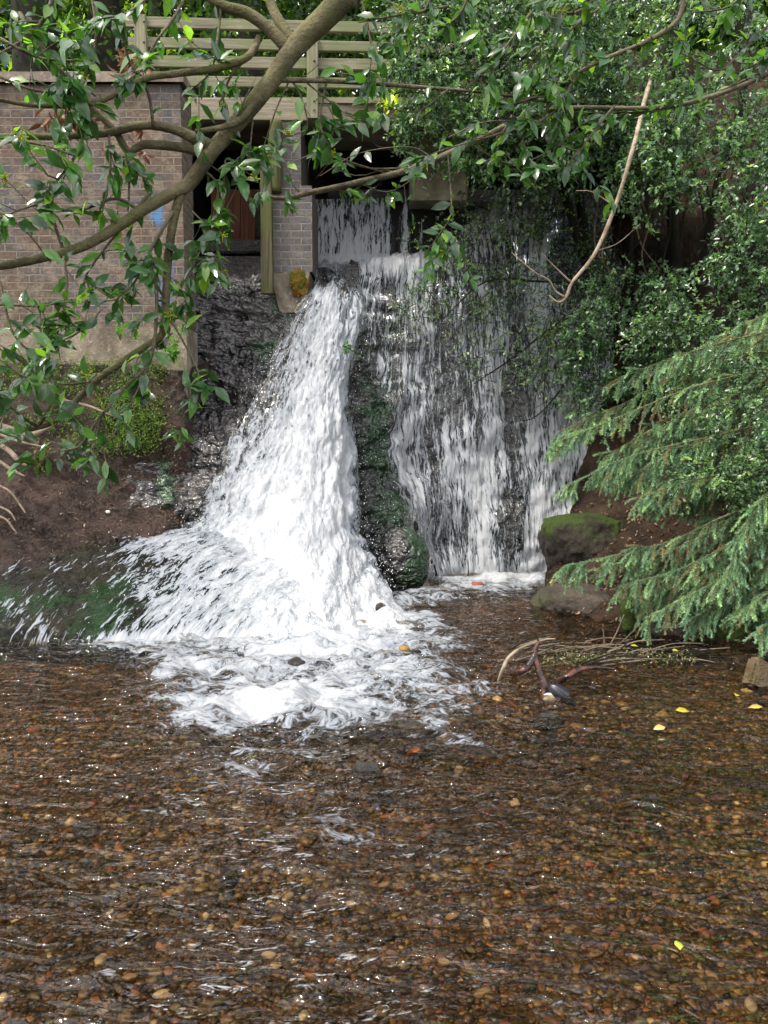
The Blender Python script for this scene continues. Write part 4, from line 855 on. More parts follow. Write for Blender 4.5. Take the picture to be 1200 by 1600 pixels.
# ------------------------------------------------------------------ small-leaved shrubs on the right bank
def shrub(name, label, cat, base, blobs, L, pal, w_=None, mat='leaf_small', per=11, stems=(), droop=.35, twl=.22, group=None, big=False, sm='darkbark'):
    root = empty(name, base, label, cat, group); lv, st = MB(), MB()
    for (x, y, rx, ry, d0, d1, n) in blobs:
        a = rng.uniform(0, 2 * math.pi, n); r = np.sqrt(rng.random(n)) ** .8
        c = np.array([P(x + rx * r_ * math.cos(a_), y + ry * r_ * math.sin(a_), rng.uniform(d0, d1)) for a_, r_ in zip(a, r)])
        keep = (fbm(c * 1.9, 2, 200) > -.24) & (fbm(c * 4.5, 2, 210) > -.12); c = c[keep]; n = len(c)
        if n == 0: continue
        d_ = nrmz(rng.normal(0, .7, (n, 3)) + np.array([-.45, -.5, -droop])); ln = twl * rng.uniform(.5, 1.3, n)
        t_ = rng.random((n, per)); pos = c[:, None] + d_[:, None] * (t_ * ln[:, None])[..., None] + np.array([0, 0, -.3]) * (t_ ** 2 * ln[:, None] * .6)[..., None]
        dd = d_[:, None] + rng.normal(0, .75, (n, per, 3)); uu_ = rng.normal(0, .5, (n, per, 3)) + np.array([0, -.8, .85])
        l_ = (L * rng.uniform(.65, 1.3, (n, per))).ravel()
        cc = np.repeat(pick(pal, n, .45, w_), per, 0) * rng.uniform(.8, 1.2, (n * per, 1))
        leaves(lv, pos.reshape(-1, 3), dd.reshape(-1, 3), uu_.reshape(-1, 3), l_, l_ * rng.uniform(.45, .6, n * per), cc, big, .4, .15)
        for i in range(0, n, 2):
            e = c[i] + d_[i] * ln[i]; st.add(*tube([c[i] - d_[i] * ln[i] * .6, c[i], e + [0, 0, -.18 * ln[i]]], [.0045, .002], 4))
    for p, r in stems: st.add(*tube([P(*q_) for q_ in p], r, 8, .06, .15))
    if st.n: st.build('stems', M[sm], root)
    lv.build('crown', M[mat], root); return root
SM = [(.03, .075, .04), (.045, .10, .055), (.025, .06, .035), (.07, .14, .06), (.1, .19, .06)]; SW_ = [.3, .3, .2, .14, .06]
SM = [(.055, .12, .05), (.08, .165, .065), (.042, .095, .045), (.12, .23, .08), (.19, .31, .085)]; SW_ = [.3, .3, .2, .14, .06]
shrub('holly_bush', 'dense small leaved evergreen bush hiding the right end of the footbridge', 'bush', P(800, 320, 9.6),
  [(770, 80, 160, 110, 7.9, 8.9, 1900), (680, 50, 90, 80, 8.2, 8.8, 520), (650, 150, 60, 55, 8.3, 8.8, 170), (870, 60, 120, 110, 8.2, 9.4, 1000), (710, 215, 90, 45, 8.4, 9.0, 330), (810, 240, 110, 60, 8.6, 9.5, 600)], .052, SM, SW_,
  stems=[([(930, 460, 9.8), (880, 300, 9.5), (820, 180, 9.2), (760, 60, 8.9)], [.06, .03]), ([(930, 460, 9.8), (900, 260, 9.6), (900, 100, 9.3), (880, -40, 9)], [.06, .035])])
shrub('holly_bush', 'tall evergreen bush filling the top right corner on the bank', 'bush', P(1080, 420, 9.3),
  [(1000, 90, 150, 120, 8.3, 9.6, 1500), (1120, 110, 120, 130, 8.0, 9.0, 900), (980, 220, 110, 60, 8.4, 9.3, 640), (1100, 240, 120, 70, 7.8, 8.6, 520), (1010, 290, 60, 50, 8.3, 8.8, 220), (1180, 300, 60, 60, 7.7, 8.4, 160)], .052, SM, SW_,
  stems=[([(1060, 480, 9.4), (1050, 300, 9.4), (1060, 150, 9.3), (1030, -30, 9.2)], [.07, .04]), ([(1090, 470, 9.3), (1120, 300, 9.2), (1160, 150, 9.0), (1170, -30, 9)], [.06, .035]), ([(980, 470, 9.6), (985, 330, 9.7), (960, 200, 9.6)], [.035, .02])])
shrub('trailing_bush', 'loose small leaved bush trailing over the upper right cascade', 'bush', P(900, 450, 9.6),
  [(740, 440, 95, 45, 9.15, 9.5, 190), (800, 390, 90, 55, 9.1, 9.6, 260), (870, 460, 75, 70, 9.0, 9.4, 330), (690, 490, 80, 45, 9.1, 9.4, 120), (800, 540, 95, 60, 8.9, 9.3, 200), (890, 580, 70, 65, 8.7, 9.2, 300), (640, 500, 45, 35, 9.0, 9.3, 36), (740, 580, 70, 40, 9.0, 9.3, 60), (690, 365, 60, 30, 9.3, 9.7, 90), (810, 330, 80, 45, 9.2, 9.7, 260), (890, 350, 55, 60, 9.3, 9.8, 420), (760, 320, 60, 35, 9.3, 9.8, 90), (920, 420, 45, 50, 9.2, 9.6, 300)], .036, [(.05, .10, .04), (.07, .14, .05), (.04, .085, .035), (.12, .2, .04), (.18, .27, .04)], SW_, per=8, twl=.2,
  stems=[([(960, 470, 9.5), (880, 500, 9.2), (800, 560, 9.1), (740, 600, 9.0)], [.02, .006]), ([(950, 440, 9.5), (850, 440, 9.2), (760, 440, 9.2), (690, 500, 9.1)], [.018, .006]), ([(940, 520, 9.4), (850, 640, 9.0), (800, 660, 8.95)], [.012, .004]), ([(860, 520, 9.1), (850, 620, 9.0), (860, 700, 8.95)], [.007, .003])])
shrub('bank_bush', 'dark green bush rooted on the bank above the spruce boughs', 'bush', P(980, 560, 8.9),
  [(965, 540, 85, 75, 8.4, 9.0, 800), (1000, 455, 80, 45, 8.7, 9.2, 330), (930, 620, 60, 40, 8.4, 8.9, 260), (1130, 470, 100, 70, 7.6, 8.3, 620), (1180, 390, 70, 60, 7.6, 8.4, 330), (1060, 530, 80, 50, 8.0, 8.6, 460), (1100, 590, 90, 50, 7.6, 8.2, 330)], .046, [(.05, .11, .045), (.07, .15, .055), (.04, .085, .04), (.11, .21, .07), (.17, .28, .09)], SW_,
  stems=[([(1000, 640, 8.9), (980, 540, 8.8), (1000, 440, 8.9)], [.03, .012]), ([(1200, 560, 8.2), (1150, 480, 8.0), (1100, 430, 8.0)], [.025, .01])])
shrub('holly_bush', 'bright young holly sprigs growing through the right edge of the spruce', 'bush', P(1160, 900, 6.9),
  [(1150, 600, 70, 60, 6.3, 6.8, 230), (1120, 760, 70, 60, 6.0, 6.4, 170), (1170, 700, 50, 90, 6.0, 6.4, 230), (1100, 650, 50, 30, 6.3, 6.6, 60)], .034, [(.06, .13, .045), (.05, .11, .05), (.1, .19, .06), (.14, .25, .07)], [.35, .35, .2, .1], per=9, twl=.16,
  stems=[([(1180, 920, 6.7), (1170, 760, 6.5), (1150, 600, 6.6)], [.02, .008])])

# roots and bare stems hanging down the right bank
for k in range(26):
    x = rng.uniform(930, 1190); y = rng.uniform(250, 330); d0 = 9.45 - (x - 950) * .0025; ln = rng.uniform(90, 210)
    pth = [P(x, y, d0), P(x + rng.normal(0, 12), y + ln * .4, d0 - .15), P(x + rng.normal(0, 22), y + ln * .75, d0 - .25), P(x + rng.normal(0, 30), y + ln, d0 - .25)]
    V, F = tube(pth, [rng.uniform(.005, .018), .004], 6, .05, .2, k)
    tag(mk('bare_stem', V, F, M['root'] if k % 3 == 0 else M['darkbark'], loc=pth[0]), 'pale tan bare stem hanging down the shaded earth bank' if k % 3 == 0 else 'dark thin bare stem hanging down the shaded earth bank', 'stem', 'bare stems on the earth bank')
mb = MB(); mb.add(*tube([P(884, 465, 6.6), P(868, 455, 6.58), P(858, 438, 6.55), P(835, 425, 6.5), P(800, 395, 6.5)], [.009, .003], 6, .03, .2)); mb.add(*tube([P(893, 442, 6.6), P(870, 420, 6.55), P(845, 395, 6.5)], [.008, .003], 6, .03, .2))
mb.add(*tube([P(960, 322, 6.6), P(925, 300, 6.55), P(900, 298, 6.5)], [.006, .002], 6, .03, .2)); mb.add(*tube([P(932, 392, 6.6), P(965, 380, 6.65), P(1000, 350, 6.7)], [.006, .002], 6, .03, .2))
V, F = tube([P(1025, 105, 8.9), P(1015, 130, 8.2), P(1005, 165, 7.4), P(997, 200, 6.75), P(985, 245, 6.6), P(962, 320, 6.6), P(930, 395, 6.6), P(895, 440, 6.6), P(884, 465, 6.6), P(872, 472, 6.6), P(858, 462, 6.6)], [.022, .021, .020, .018, .017, .016, .015, .014, .012, .010, .006], 10, .03, .22)
mb.add(V, F)
tag(mb.build('dead_branch', M['pale'], loc=P(997, 200, 6.6)), 'long pale bare branch hanging in front of the right bank', 'branch')

# ------------------------------------------------------------------ spruce
tb = P(1400, 980, 6.7); tb[2] = .3
spr = empty('spruce_tree', tb, 'blue green spruce whose drooping boughs reach in from the right edge', 'tree')
V, F = tube([tb - [0, 0, .4], tb + [0, 0, 2], tb + [.05, .1, 5], tb + [.05, .1, 8]], [.16, .13, .09, .04], 12, .1, .1); mk('trunk', V, F, M['darkbark'], spr)
st, nd = MB(), MB()
sp = [[(1400,520,6.7),(1280,560,6.7),(1100,600,6.6),(960,655,6.55),(868,692,6.5)], [(1400,600,6.6),(1280,640,6.5),(1120,680,6.45),(980,715,6.4),(885,760,6.35)], [(1400,480,6.8),(1290,500,6.8),(1150,530,6.8),(1050,560,6.8),(965,592,6.8)],
 [(1400,680,6.5),(1280,710,6.4),(1130,740,6.35),(1050,760,6.3),(995,778,6.3)], [(1400,740,6.4),(1290,765,6.3),(1150,800,6.2),(1050,845,6.15),(960,868,6.1),(885,884,6.1)], [(1400,790,6.3),(1300,810,6.2),(1160,845,6.05),(1060,890,6.0),(970,915,6.0)],
 [(1400,830,6.2),(1300,850,6.1),(1180,880,5.95),(1080,930,5.9),(1010,965,5.85)], [(1400,860,6.1),(1300,885,6.0),(1220,915,5.85),(1150,960,5.8)], [(1400,640,6.6),(1290,660,6.55),(1180,690,6.5),(1080,725,6.5),(1000,735,6.45)], [(1400,560,6.8),(1300,590,6.7),(1200,620,6.65),(1090,640,6.6),(1010,665,6.6)],
 [(1400,420,6.9),(1300,450,6.9),(1200,490,6.9),(1120,530,6.9),(1060,560,6.9)], [(1400,700,6.3),(1300,740,6.1),(1220,800,6.0),(1160,860,5.9),(1120,920,5.85)], [(1400,640,6.3),(1300,670,6.15),(1230,740,6.05),(1180,800,5.95),(1150,850,5.9)], [(1400,880,6.0),(1310,910,5.8),(1240,950,5.7),(1190,985,5.65)], [(1400,760,6.5),(1260,780,6.45),(1160,800,6.4),(1090,815,6.4)]]
base_sp = list(sp)
for bi, bp_ in enumerate(base_sp):
    for dy, dd in ((26, .22), (-22, .35), (48, .42), (12, .12)):
        if bi in (1, 3, 4, 14) and dy * (-1 if bi == 4 else 1) > 0: dy = -dy
        sh_ = rng.uniform(0, 130)
        sp.append([(x_ + sh_ * i_ / 4, y_ + dy * rng.uniform(.6, 1.3), D_ + dd) for i_, (x_, y_, D_) in enumerate(bp_)])
BL = [(.10, .17, .10), (.14, .22, .13), (.075, .13, .085), (.19, .28, .15), (.115, .21, .145), (.13, .11, .06)]
def needles(c_, n_per, ln, tip):
    """needles on all sides of a twig polyline c_"""
    m = len(c_); T = nrmz(np.gradient(c_, axis=0)); i = np.repeat(np.arange(m), n_per); n = len(i)
    d_ = nrmz(T[i] * .75 + nrmz(rng.normal(0, 1, (n, 3))) * .8); l_ = ln * rng.uniform(.75, 1.15, n)
    s_ = nrmz(np.cross(d_, rng.normal(0, 1, (n, 3)))) * .0026
    b_ = c_[i]; V = np.stack([b_ - s_, b_ + s_, b_ + d_ * l_[:, None]], 1)
    col = np.repeat(pick(BL, 1, .35), n, 0) * (1 + tip * (i / m)[:, None]); return V.reshape(-1, 3), np.arange(n * 3).reshape(-1, 3), np.repeat(col, 3, 0)
def twig_run(cur, T, rad, n2, lmin, lmax, dr):
    m = len(cur)
    for k in range(n2):
        f = rng.random() ** .8; i = min(int(f * m), m - 1); sgn = 1 if k % 2 else -1
        side = nrmz(np.cross(T[i], [0, 0, 1.0])) * sgn; ro_ = rng.normal(0, .6); side = side * math.cos(ro_) + np.cross(T[i], side) * math.sin(ro_); l_ = rng.uniform(lmin, lmax) * (1.15 - .6 * f)
        d_ = nrmz(T[i] * .75 + side * rng.uniform(.25, .8) + np.array([0, 0, -dr * rng.uniform(.5, 2.2)]) + rng.normal(0, .2, 3))
        e = cur[i] + d_ * l_ + np.array([0, 0, -.3 * l_ * rng.random()]); c_ = spline([cur[i], cur[i] + d_ * l_ * .5, e], max(int(l_ / .0065), 4))
        V, F, C = needles(c_, 7, .022, .95); nd.add(V, [F], C); st.add(*tube(c_[::3] if len(c_) > 8 else c_, [.003, .0012], 4)); yield c_
for bi, pth in enumerate(sp):
    pts = np.array([P(*q_) for q_ in pth]); L_ = np.linalg.norm(np.diff(pts, axis=0), axis=1).sum(); cur = spline(pts, int(L_ / .02)); T = nrmz(np.gradient(cur, axis=0))
    st.add(*tube(cur[::2], [.014, .007, .002], 6))
    V, F, C = needles(cur[len(cur) // 4:], 9, .022, .5); nd.add(V, [F], C)
    for c_ in list(twig_run(cur, T, .004, int(L_ * 24), .14, .34, .5)):
        if rng.random() < .75: list(twig_run(c_, nrmz(np.gradient(c_, axis=0)), .002, rng.integers(2, 5), .06, .14, .45))
st.build('boughs', M['bough'], spr); nd.build('needles', M['needle'], spr)

# ------------------------------------------------------------------ trees behind, far wood
def bgtree(label, x, D, base_y, top_r, r0, crown, pal, seed, lean=0.0):
    b_ = P(x, base_y, D); root = empty('woodland_tree', b_, label, 'tree', 'trees behind the footbridge')
    t_ = MB(); top = b_ + [lean, .3, 8]
    t_.add(*tube([b_ - [0, 0, .6], b_ + [lean * .2, 0, 1.6], b_ + [lean * .5, .1, 4], top], [r0, r0 * .8, r0 * .6, r0 * .25], 12, .15, .18, seed))
    for k in range(5):
        z = rng.uniform(1.5, 5); s_ = b_ + [lean * z / 8, .1, z]; e = s_ + [rng.normal(0, 1.4), rng.normal(-.3, .7), rng.uniform(.4, 1.6)]
        t_.add(*tube([s_, (s_ + e) / 2 + [0, 0, -.15], e], [r0 * .35, r0 * .2, .012], 8, .1, .15, seed + k))
    t_.build('trunk', M['darkbark'], root)
    lv = MB(); n = crown * 2; c = b_ + np.stack([rng.normal(lean * .6, 1.7, n), rng.normal(.1, .9, n), .2 + 9 * rng.random(n) ** 1.3], -1)
    keep = fbm(c * .9, 2, seed) > -.08; c = c[keep]; n = len(c); per = 8
    pos = (c[:, None] + rng.normal(0, .16, (n, per, 3))).reshape(-1, 3); m = len(pos); l_ = .10 * rng.uniform(.6, 1.3, m)
    leaves(lv, pos, rng.normal(0, 1, (m, 3)) + [0, 0, -.3], rng.normal(0, .6, (m, 3)) + [0, -.4, 1], l_, l_ * .55, np.repeat(pick(pal, n, .3), per, 0), False, .3, .1)
    lv.build('crown', M['leaf_far'], root)
DK = [(.012, .028, .011), (.018, .042, .014), (.028, .06, .018)]; YG = [(.16, .26, .035), (.12, .2, .03), (.2, .3, .05), (.06, .12, .03)]  # YG carries the sunlit brightness in the leaf colour itself
bgtree('broad dark trunked tree at the top left behind the wall', 60, 10.2, 160, 1, .30, 420, DK, 301)
bgtree('dark forked tree between the wall end and the left fence post', 160, 10.8, 150, 1, .24, 380, DK, 302, .5)
bgtree('dark leafy tree behind the middle of the fence', 400, 12.4, 190, 1, .2, 800, DK, 303, -.4)
bgtree('sunlit yellow green tree glimpsed through the left end of the fence', 250, 14.0, 190, 1, .16, 700, YG, 304)
bgtree('dark leafy tree behind the right end of the footbridge', 640, 13.0, 190, 1, .22, 800, DK, 305)
bgtree('slim tree with pale sunlit leaves at the top right edge', 1150, 12.6, 200, 1, .14, 500, YG, 306, .2)
bgtree('dark slim tree among the bushes at the upper right', 1040, 11.8, 200, 1, .15, 450, DK, 307)
mb = MB(); n = 15000
c = np.stack([rng.uniform(-14, 14, n), rng.uniform(15.5, 24, n), np.zeros(n)], -1); c[:, 2] = 4.8 + .32 * (c[:, 1] - 13) + 19 * rng.random(n) ** 1.3
per = 5; pos = (c[:, None] + rng.normal(0, .3, (n, per, 3))).reshape(-1, 3); m = len(pos); l_ = .42 * rng.uniform(.6, 1.4, m)
leaves(mb, pos, rng.normal(0, 1, (m, 3)), rng.normal(0, .6, (m, 3)) + [0, -.4, 1], l_, l_ * .6, np.repeat(pick(DK + YG[1:2], n, .35), per, 0), False, .3, .1)
tag(mb.build('far_woodland', M['leaf_far']), 'far mass of woodland leaves behind the footbridge', 'woodland', kind='stuff')

# ------------------------------------------------------------------ left bank: ground cover, ferns, roots, litter
def on_bank(px_, py_, S, lift=0.0):
    a, b = pix(S); i = np.argmin((a - px_) ** 2 + (b - py_) ** 2); return S.reshape(-1, 3)[i] + np.array([0, -lift, lift])
ab_, bb_ = pix(SBd); flat = SBd.reshape(-1, 3); ap, bpx = ab_.ravel(), bb_.ravel()
cov = ((ap > -60) & (ap < 290) & (bpx > 566) & (bpx < 668 + 40 * sstep(40, 150, ap) - 40 * sstep(230, 285, ap))) & (fbm(flat * 4.2, 4, 400) > -.12)
idx = np.where(cov)[0]; n = 15000; i = rng.choice(idx, n); mb = MB()
pos = flat[i] + rng.normal(0, 1, (n, 3)) * rng.choice([.015, .05, .09], (n, 1)) + np.array([0, -.02, .03]); l_ = .02 * rng.uniform(.6, 1.5, n)
leaves(mb, pos, rng.normal(0, 1, (n, 3)) + [0, -.5, -.3], rng.normal(0, .6, (n, 3)) + [0, -.6, 1], l_, l_ * .7, pick([(.06, .11, .03), (.10, .15, .04), (.045, .085, .022), (.16, .19, .06)], n, .3), False, .2, .1)
tag(mb.build('ground_cover', M['leaf_far']), 'low yellow green leafy ground cover on the bank below the wall', 'ground cover', kind='stuff')
def sprig(label, x, y, D, n, rx, ry, pal, L=.03, name='fern', cat='plant'):
    b_ = P(x, y + ry, D); root = empty(name, b_, label, cat, 'plants on the left bank'); lv, st = MB(), MB()
    for k in range(n):
        e = P(x + rng.normal(0, rx * .6), y + rng.normal(-.2, .7) * ry, D - rng.uniform(.02, .2)); c_ = spline([b_, (b_ + e) / 2 + [0, -.03, .06], e], 14); st.add(*tube(c_, [.002, .001], 4))
        i = np.repeat(np.arange(3, 14), 2); m = len(i); leaves(lv, c_[i], rng.normal(0, .8, (m, 3)) + [0, -.3, 0], rng.normal(0, .5, (m, 3)) + [0, -.6, 1], L * rng.uniform(.6, 1.2, m), L * .6, pick(pal, m), False, .3, .2)
    st.build('stems', M['twig'], root); lv.build('fronds', M['leaf_far'], root)
GR = [(.08, .2, .03), (.12, .26, .04), (.06, .15, .03)]
sprig('bright green plant growing from the right corner of the wall plinth', 272, 545, 8.12, 26, 16, 24, GR)
sprig('small fern growing from the plinth near the middle of the wall', 212, 515, 8.14, 14, 10, 16, GR, .022)
sprig('small fern growing from the plinth left of the other one', 188, 518, 8.14, 10, 7, 14, GR, .02)
sprig('dark green leafy tuft under the left part of the wall', 80, 605, 7.9, 40, 45, 28, [(.04, .1, .03), (.06, .14, .035)], .028)
sprig('yellowish grassy moss tuft hanging beside the roots', 62, 712, 7.45, 34, 24, 22, [(.16, .17, .03), (.2, .2, .05)], .022, 'moss_tuft')
for k, (pth, r) in enumerate([([(-20,660,7.5),(20,672,7.4),(45,680,7.35),(70,672,7.4),(85,660,7.5)], .035), ([(-10,690,7.4),(15,705,7.3),(30,722,7.2),(42,728,7.2)], .03), ([(50,680,7.4),(58,700,7.35),(48,720,7.3)], .022), ([(-10,715,7.2),(20,735,7.1),(40,745,7.05)], .02), ([(-10,755,7.05),(15,768,7.0),(32,790,6.95),(40,802,6.9)], .014), ([(-5,790,6.9),(15,800,6.85),(25,815,6.8)], .012), ([(-5,805,6.85),(10,812,6.8),(20,825,6.78),(28,835,6.75)], .012), ([(75,608,8.0),(100,625,7.9),(140,635,7.85),(180,650,7.8),(210,640,7.8)], .018), ([(-10,675,7.45),(30,690,7.35),(75,700,7.3)], .016)]):
    pw_ = [P(a_, b_, c_ - .1) for a_, b_, c_ in pth]; V, F = tube(pw_, [r, r * .85, r * .4], 9, .03, .25, k + 500)
    lab = ['thick gnarled root curving under the twigs at the left edge', 'bare root sloping down to the mud at the left edge', 'short knuckled root bent beside the moss tuft', 'bare root lying on the mud under the gnarled ones', 'thin root snaking over the mud at the far left', 'very thin root low on the mud slope', 'lowest thin root on the mud at the left edge', 'pale fallen branch lying across the ground cover', 'slim root running right above the moss tuft'][k]
    tag(mk('tree_root', V, F, M['root'], loc=pw_[0]), lab, 'branch' if k == 7 else 'root', 'roots on the left bank')
idx = np.where((ap > -60) & (ap < 300) & (bpx > 690) & (bpx < 880))[0]; n = 4500; i = rng.choice(idx, n); mb = MB()
pos = flat[i] + np.array([0, -.008, .010]); l_ = .02 * rng.uniform(.3, 1.0, n) ** -1 * .6
leaves(mb, pos, rng.normal(0, 1, (n, 3)), rng.normal(0, .35, (n, 3)) + [0, -.6, 1], l_, l_ * .45, pick([(.05, .033, .025), (.13, .09, .06), (.022, .015, .012), (.26, .2, .14), (.08, .045, .03)], n, .4, [.36, .18, .28, .05, .13]), False, .3, .3)
for q_ in flat[rng.choice(idx, 420)]:
    d_ = nrmz(rng.normal(0, 1, 3) * np.array([1, .6, .5])) * rng.uniform(.03, .13); mb.add(*tube([q_ + [0, -.01, .012], q_ + d_ * .5 + [0, -.02, .022], q_ + d_ + [0, -.012, .012]], [rng.uniform(.0015, .005), .0012], 4), col=np.array([.11, .08, .055]) * rng.uniform(.3, 1.6))
tag(mb.build('leaf_litter', M['dead']), 'brown leaf litter and wood chips strewn over the mud', 'litter', kind='stuff')
fl2 = SDd.reshape(-1, 3); a2, b2 = pix(SDd); idx = np.where((a2.ravel() > 850) & (a2.ravel() < 1300) & (b2.ravel() > 740) & (b2.ravel() < 1010))[0]; n = 2200; i = rng.choice(idx, n); mb = MB()
pos = fl2[i] + np.array([0, -.015, .02]); l_ = .03 * rng.uniform(.4, 1.6, n)
leaves(mb, pos, rng.normal(0, 1, (n, 3)), rng.normal(0, .4, (n, 3)) + [0, -.5, 1], l_, l_ * .5, pick([(.1, .05, .03), (.16, .08, .05), (.05, .03, .02), (.24, .15, .09)], n, .3), False, .3, .3)
tag(mb.build('leaf_litter', M['dead']), 'russet leaf litter under the spruce on the right bank', 'litter', kind='stuff')
c = on_bank(86, 873, SBd, .02); stone('round_pebble', 'tan rounded cobble at the water edge on the mud bank', 'pebble', c, (.04, .03, .025), M['stone'], 31, .1, 0, None, 3)
c = on_bank(171, 803, SBd, .02); V, F = ico(3); tag(mk('white_pebble', V * np.array([.022, .02, .017]) * (1 + .15 * vn(V * 2, 4))[:, None] + c, [F], M['pebble'], loc=c, col=np.tile([.75, .73, .68], (len(V), 1))), 'single white pebble lying on the dark mud', 'pebble')

# ------------------------------------------------------------------ driftwood, scrap, twig raft, leaves on the stream
bs = PG(855, 1078)
dw_ = empty('driftwood_branch', bs, 'forked wet red brown branch snagged upright in the stream', 'branch')
mb = MB()
mb.add(*tube([PG(835, 1125, -.12), P(848, 1090, 4.82), P(850, 1070, 4.86), P(840, 1042, 4.9), P(836, 1020, 4.92), P(842, 1002, 4.92)], [.02, .022, .026, .022, .018, .01], 10, .015, .25, 1))
mb.add(*tube([P(836, 1022, 4.92), P(826, 1040, 4.9), P(812, 1050, 4.9), PG(796, 1052, -.06)], [.02, .022, .022, .02], 10, .015, .2, 2))
mb.build('stem', M['wetwood'], dw_)
V, F = tube([P(842, 1004, 4.92), P(838, 994, 4.92), P(830, 985, 4.92)], [.006, .003], 6, .01); mk('twig', V, F, M['darkbark'], dw_)
V, F = tube([PG(866, 1068, -.03), P(885, 1058, 4.95), P(905, 1046, 5.0), P(930, 1043, 5.02), P(960, 1045, 5.02)], [.022, .02, .018, .014, .009], 10, .015, .25, 3)
tag(mk('red_stick', V, F, M['wetwood'], loc=PG(880, 1060)), 'bent glossy reddish stick lying right of the forked branch', 'branch')
V, F = tube([PG(778, 1068, -.05), P(786, 1045, 5.05), P(795, 1028, 5.1), P(815, 1012, 5.15), P(850, 1000, 5.2), P(868, 998, 5.2)], [.012, .014, .012, .008, .004], 8, .015, .25, 4)
tag(mk('arching_stick', V, F, M['pale'], loc=PG(780, 1065)), 'thin tan stick arching left of the forked branch', 'branch')
# pointed black and white leathery scrap
sc_ = empty('leather_scrap', PG(875, 1098), 'pointed black and white leather scrap caught below the forked branch', 'debris')
a_, b_ = P(858, 1070, 4.80), P(900, 1103, 4.72); ax = b_ - a_; Lx = np.linalg.norm(ax); ax /= Lx
sd_ = nrmz(np.cross(ax, [0, -.8, .6])); up_ = np.cross(sd_, ax); up_ = up_ if up_[1] < 0 else -up_
def lens(w0, w1, th_, off, l0=0., l1=1.):
    m, k = 26, 15; t_ = np.linspace(0, 1, m); wd = np.sin(np.pi * t_ ** .8) ** .75
    V = []
    for i in range(m):
        for j in range(k):
            s_ = -1 + 2 * j / (k - 1); hw = (w0 if s_ < 0 else w1) * wd[i]
            V.append(a_ + ax * Lx * (l0 + (l1 - l0) * t_[i]) + sd_ * hw * s_ + up_ * (off + th_ * wd[i] * (1 - s_ * s_) * (1 - .25 * math.exp(-(s_ / .12) ** 2))))
    V = np.array(V); B_ = V - up_ * .012; n_ = m * k
    F = gridf(m, k); return np.concatenate([V, B_]), [F, F[:, ::-1] + n_]
V, F = lens(.052, .042, .035, .004); mk('black_panel', V, F, M['blackhide'], sc_)
V2_, F2 = tube([a_ + up_ * .012 + ax * Lx * t_ + up_ * .026 * math.sin(math.pi * t_) + sd_ * .004 * math.sin(6 * t_) for t_ in np.linspace(.05, .97, 14)], [.0025, .0025], 6); mk('seam', V2_, F2, M['iron'], sc_)
iv, if_ = ico(4); V = iv * np.array([.045, .035, .035]) * (1 + .1 * vn(iv * 2, 3))[:, None] + P(858, 1090, 4.78) + np.array([0, 0, -.005]); mk('white_panel', V, [if_], M['whitehide'], sc_)
c = PG(850, 1122); stone('wet_stone', 'black wet stone washed by ripples just below the leather scrap', 'stone', c + [.02, .02, -.03], (.09, .06, .05), M['wetstone'], 15)
# raft of twigs
for k in range(52):
    x = rng.uniform(830, 1090); y = 1030 + rng.normal(0, 9) - .02 * (x - 960); ln = rng.uniform(40, 120); an = rng.normal(0, .22) if rng.random() < .8 else rng.uniform(-1.2, 1.2)
    D = 1934 / (y - 685); c = P(x, y, D); dx = ln / FPX * D; e0 = c + np.array([-dx / 2 * math.cos(an), rng.normal(0, .05), .015 - dx / 4 * math.sin(an) * .5]); e1 = c + np.array([dx / 2 * math.cos(an), rng.normal(0, .05), .05 + abs(dx / 3 * math.sin(an))])
    m_ = (e0 + e1) / 2 + rng.normal(0, .015, 3) + [0, 0, .02]; e0[2] = max(e0[2], .0)
    V, F = tube([e0, m_, e1], [rng.uniform(.004, .009), .003], 6, .03, .2, k + 600)
    if k % 2: lab, mt = 'thin dark wet twig in the raft of debris by the right bank', 'darkbark'
    else: lab, mt = 'thin pale twig in the raft of debris by the right bank', 'root'
    tag(mk('raft_twig', V, F, M[mt], loc=c), lab, 'twig', 'twigs of the debris raft')
mb = MB(); n = 1400; x = np.concatenate([rng.uniform(850, 950, n // 2), rng.uniform(930, 1085, n - n // 2)]); y = 1027 + rng.normal(0, 6, n)
c = np.array([PG(a_, b_, .02) for a_, b_ in zip(x, y)]) + rng.normal(0, .02, (n, 3)) * [1, 1, .8]; l_ = rng.uniform(.012, .035, n)
leaves(mb, c, rng.normal(0, 1, (n, 3)), rng.normal(0, .6, (n, 3)) + [0, -.3, 1], l_, l_ * .45, pick([(.05, .07, .02), (.1, .12, .03), (.03, .025, .02), (.16, .13, .07), (.4, .36, .3)], n, .3, [.24, .12, .42, .17, .05]), False, .3, .3)
tag(mb.build('debris', M['dead']), 'matted leaves and bits caught among the raft twigs', 'debris', kind='stuff')
for k, (x, y, x2, y2, x3, y3) in enumerate([(950, 1010, 965, 985, 975, 960), (955, 1012, 975, 1000, 1000, 975), (945, 1012, 943, 990, 942, 975)]):
    D = 5.9; V, F = tube([P(x, y + 4, D), P(x2, y2, D), P(x3, y3, D)], [.006, .003], 6, .03); tag(mk('upright_twig', V, F, M['root'], loc=P(x, y, D)), ['thin twig leaning right above the debris raft', 'low slanting twig above the debris raft', 'short straight upright twig above the debris raft'][k], 'twig')
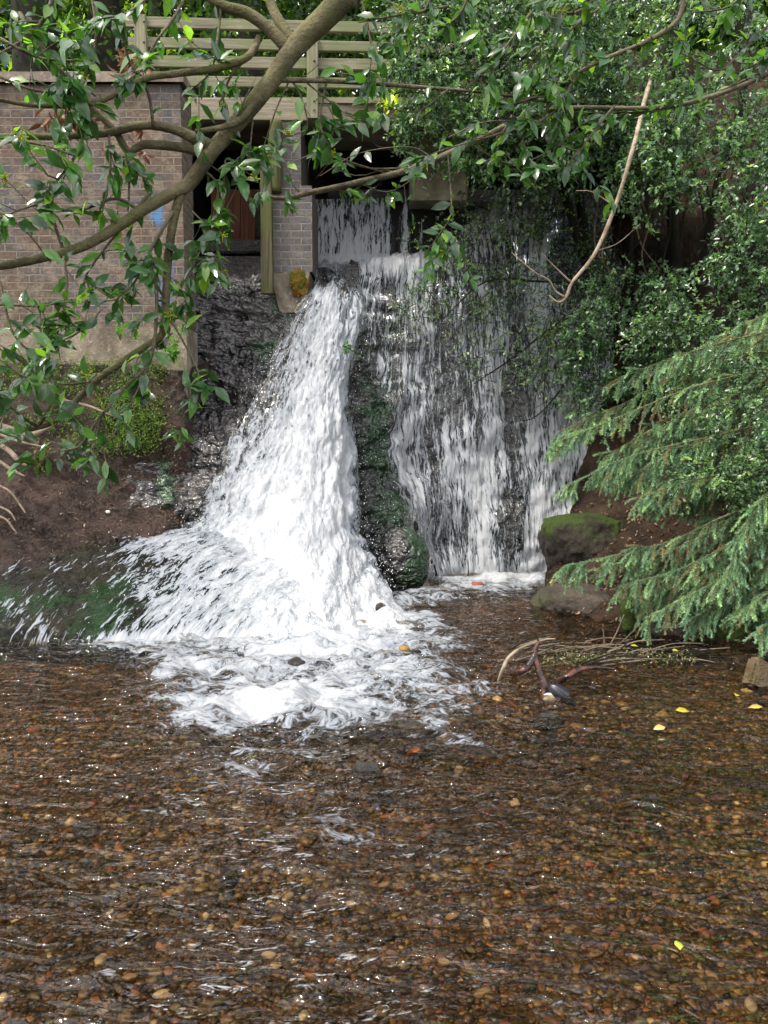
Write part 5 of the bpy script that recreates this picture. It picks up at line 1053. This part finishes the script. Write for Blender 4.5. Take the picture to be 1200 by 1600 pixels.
for k, (x, y, s_, c_, lab) in enumerate([(1055, 1110, .055, (.42, .34, .03), 'bright yellow leaf floating in the middle of the right shallows'), (1150, 1088, .035, (.44, .36, .03), 'small yellow leaf floating near the tan slab'), (1192, 1105, .05, (.42, .32, .08), 'pale yellow leaf floating at the right edge'), (1040, 1136, .05, (.5, .36, .14), 'tan leaf floating below the bright yellow one'), (985, 1008, .035, (.4, .33, .03), 'small yellow leaf caught on top of the debris raft'), (1050, 1016, .035, (.38, .34, .03), 'yellow leaf on the right part of the debris raft'), (1063, 1485, .03, (.4, .45, .06), 'lime green leaf drifting near the bottom right'), (660, 1172, .05, (.3, .1, .04), 'rust red leaf drifting below the foam')]):
    mb = MB(); c = PG(x, y, .022 if y > 1020 else .075); leaves(mb, c[None], np.array([[math.cos(k * 1.3), math.sin(k * 1.3) * .4, .05]]), np.array([[.1, -.3, 1.0]]), s_ * 1.6, s_, np.array([c_]), True, .2, .12)
    o = mb.build('fallen_leaf', M['yellow_leaf'], loc=c); md = o.modifiers.new('thickness', 'SOLIDIFY'); md.thickness = .001; tag(o, lab, 'leaf', 'leaves floating on the stream')
# the little sprig in front of the main fall and the yellow tuft by the beam
sg2 = MB(); s2 = MB(); leafy(s2, sg2, [(585, 560, 8.3), (560, 553, 8.2), (545, 545, 8.15), (538, 540, 8.1)], .004, 1.2, .05, 1.0, sublen=.08)
sr = empty('holly_sprig', P(585, 560, 8.3), 'small dark sprig sticking out in front of the main fall', 'sprig'); s2.build('stem', M['darkbark'], sr); sg2.build('crown', M['leaf'], sr)
mb = MB(); n = 60; c = np.array([P(613 + rng.normal(0, 7), 160 + rng.normal(0, 5), 8.6 + rng.normal(0, .05)) for _ in range(n)])
leaves(mb, c, rng.normal(0, 1, (n, 3)) + [0, 0, -.6], rng.normal(0, .5, (n, 3)) + [0, -.5, 1], .07, .035, pick([(.5, .52, .03), (.38, .45, .03)], n), True)
mb.add(*tube([P(613, 150, 8.62), P(614, 168, 8.6)], [.02, .012], 6)); tag(mb.build('yellow_tuft', M['leaf_far'], loc=P(613, 160, 8.6)), 'bright yellow green leaf tuft hanging in front of the beam', 'plant')
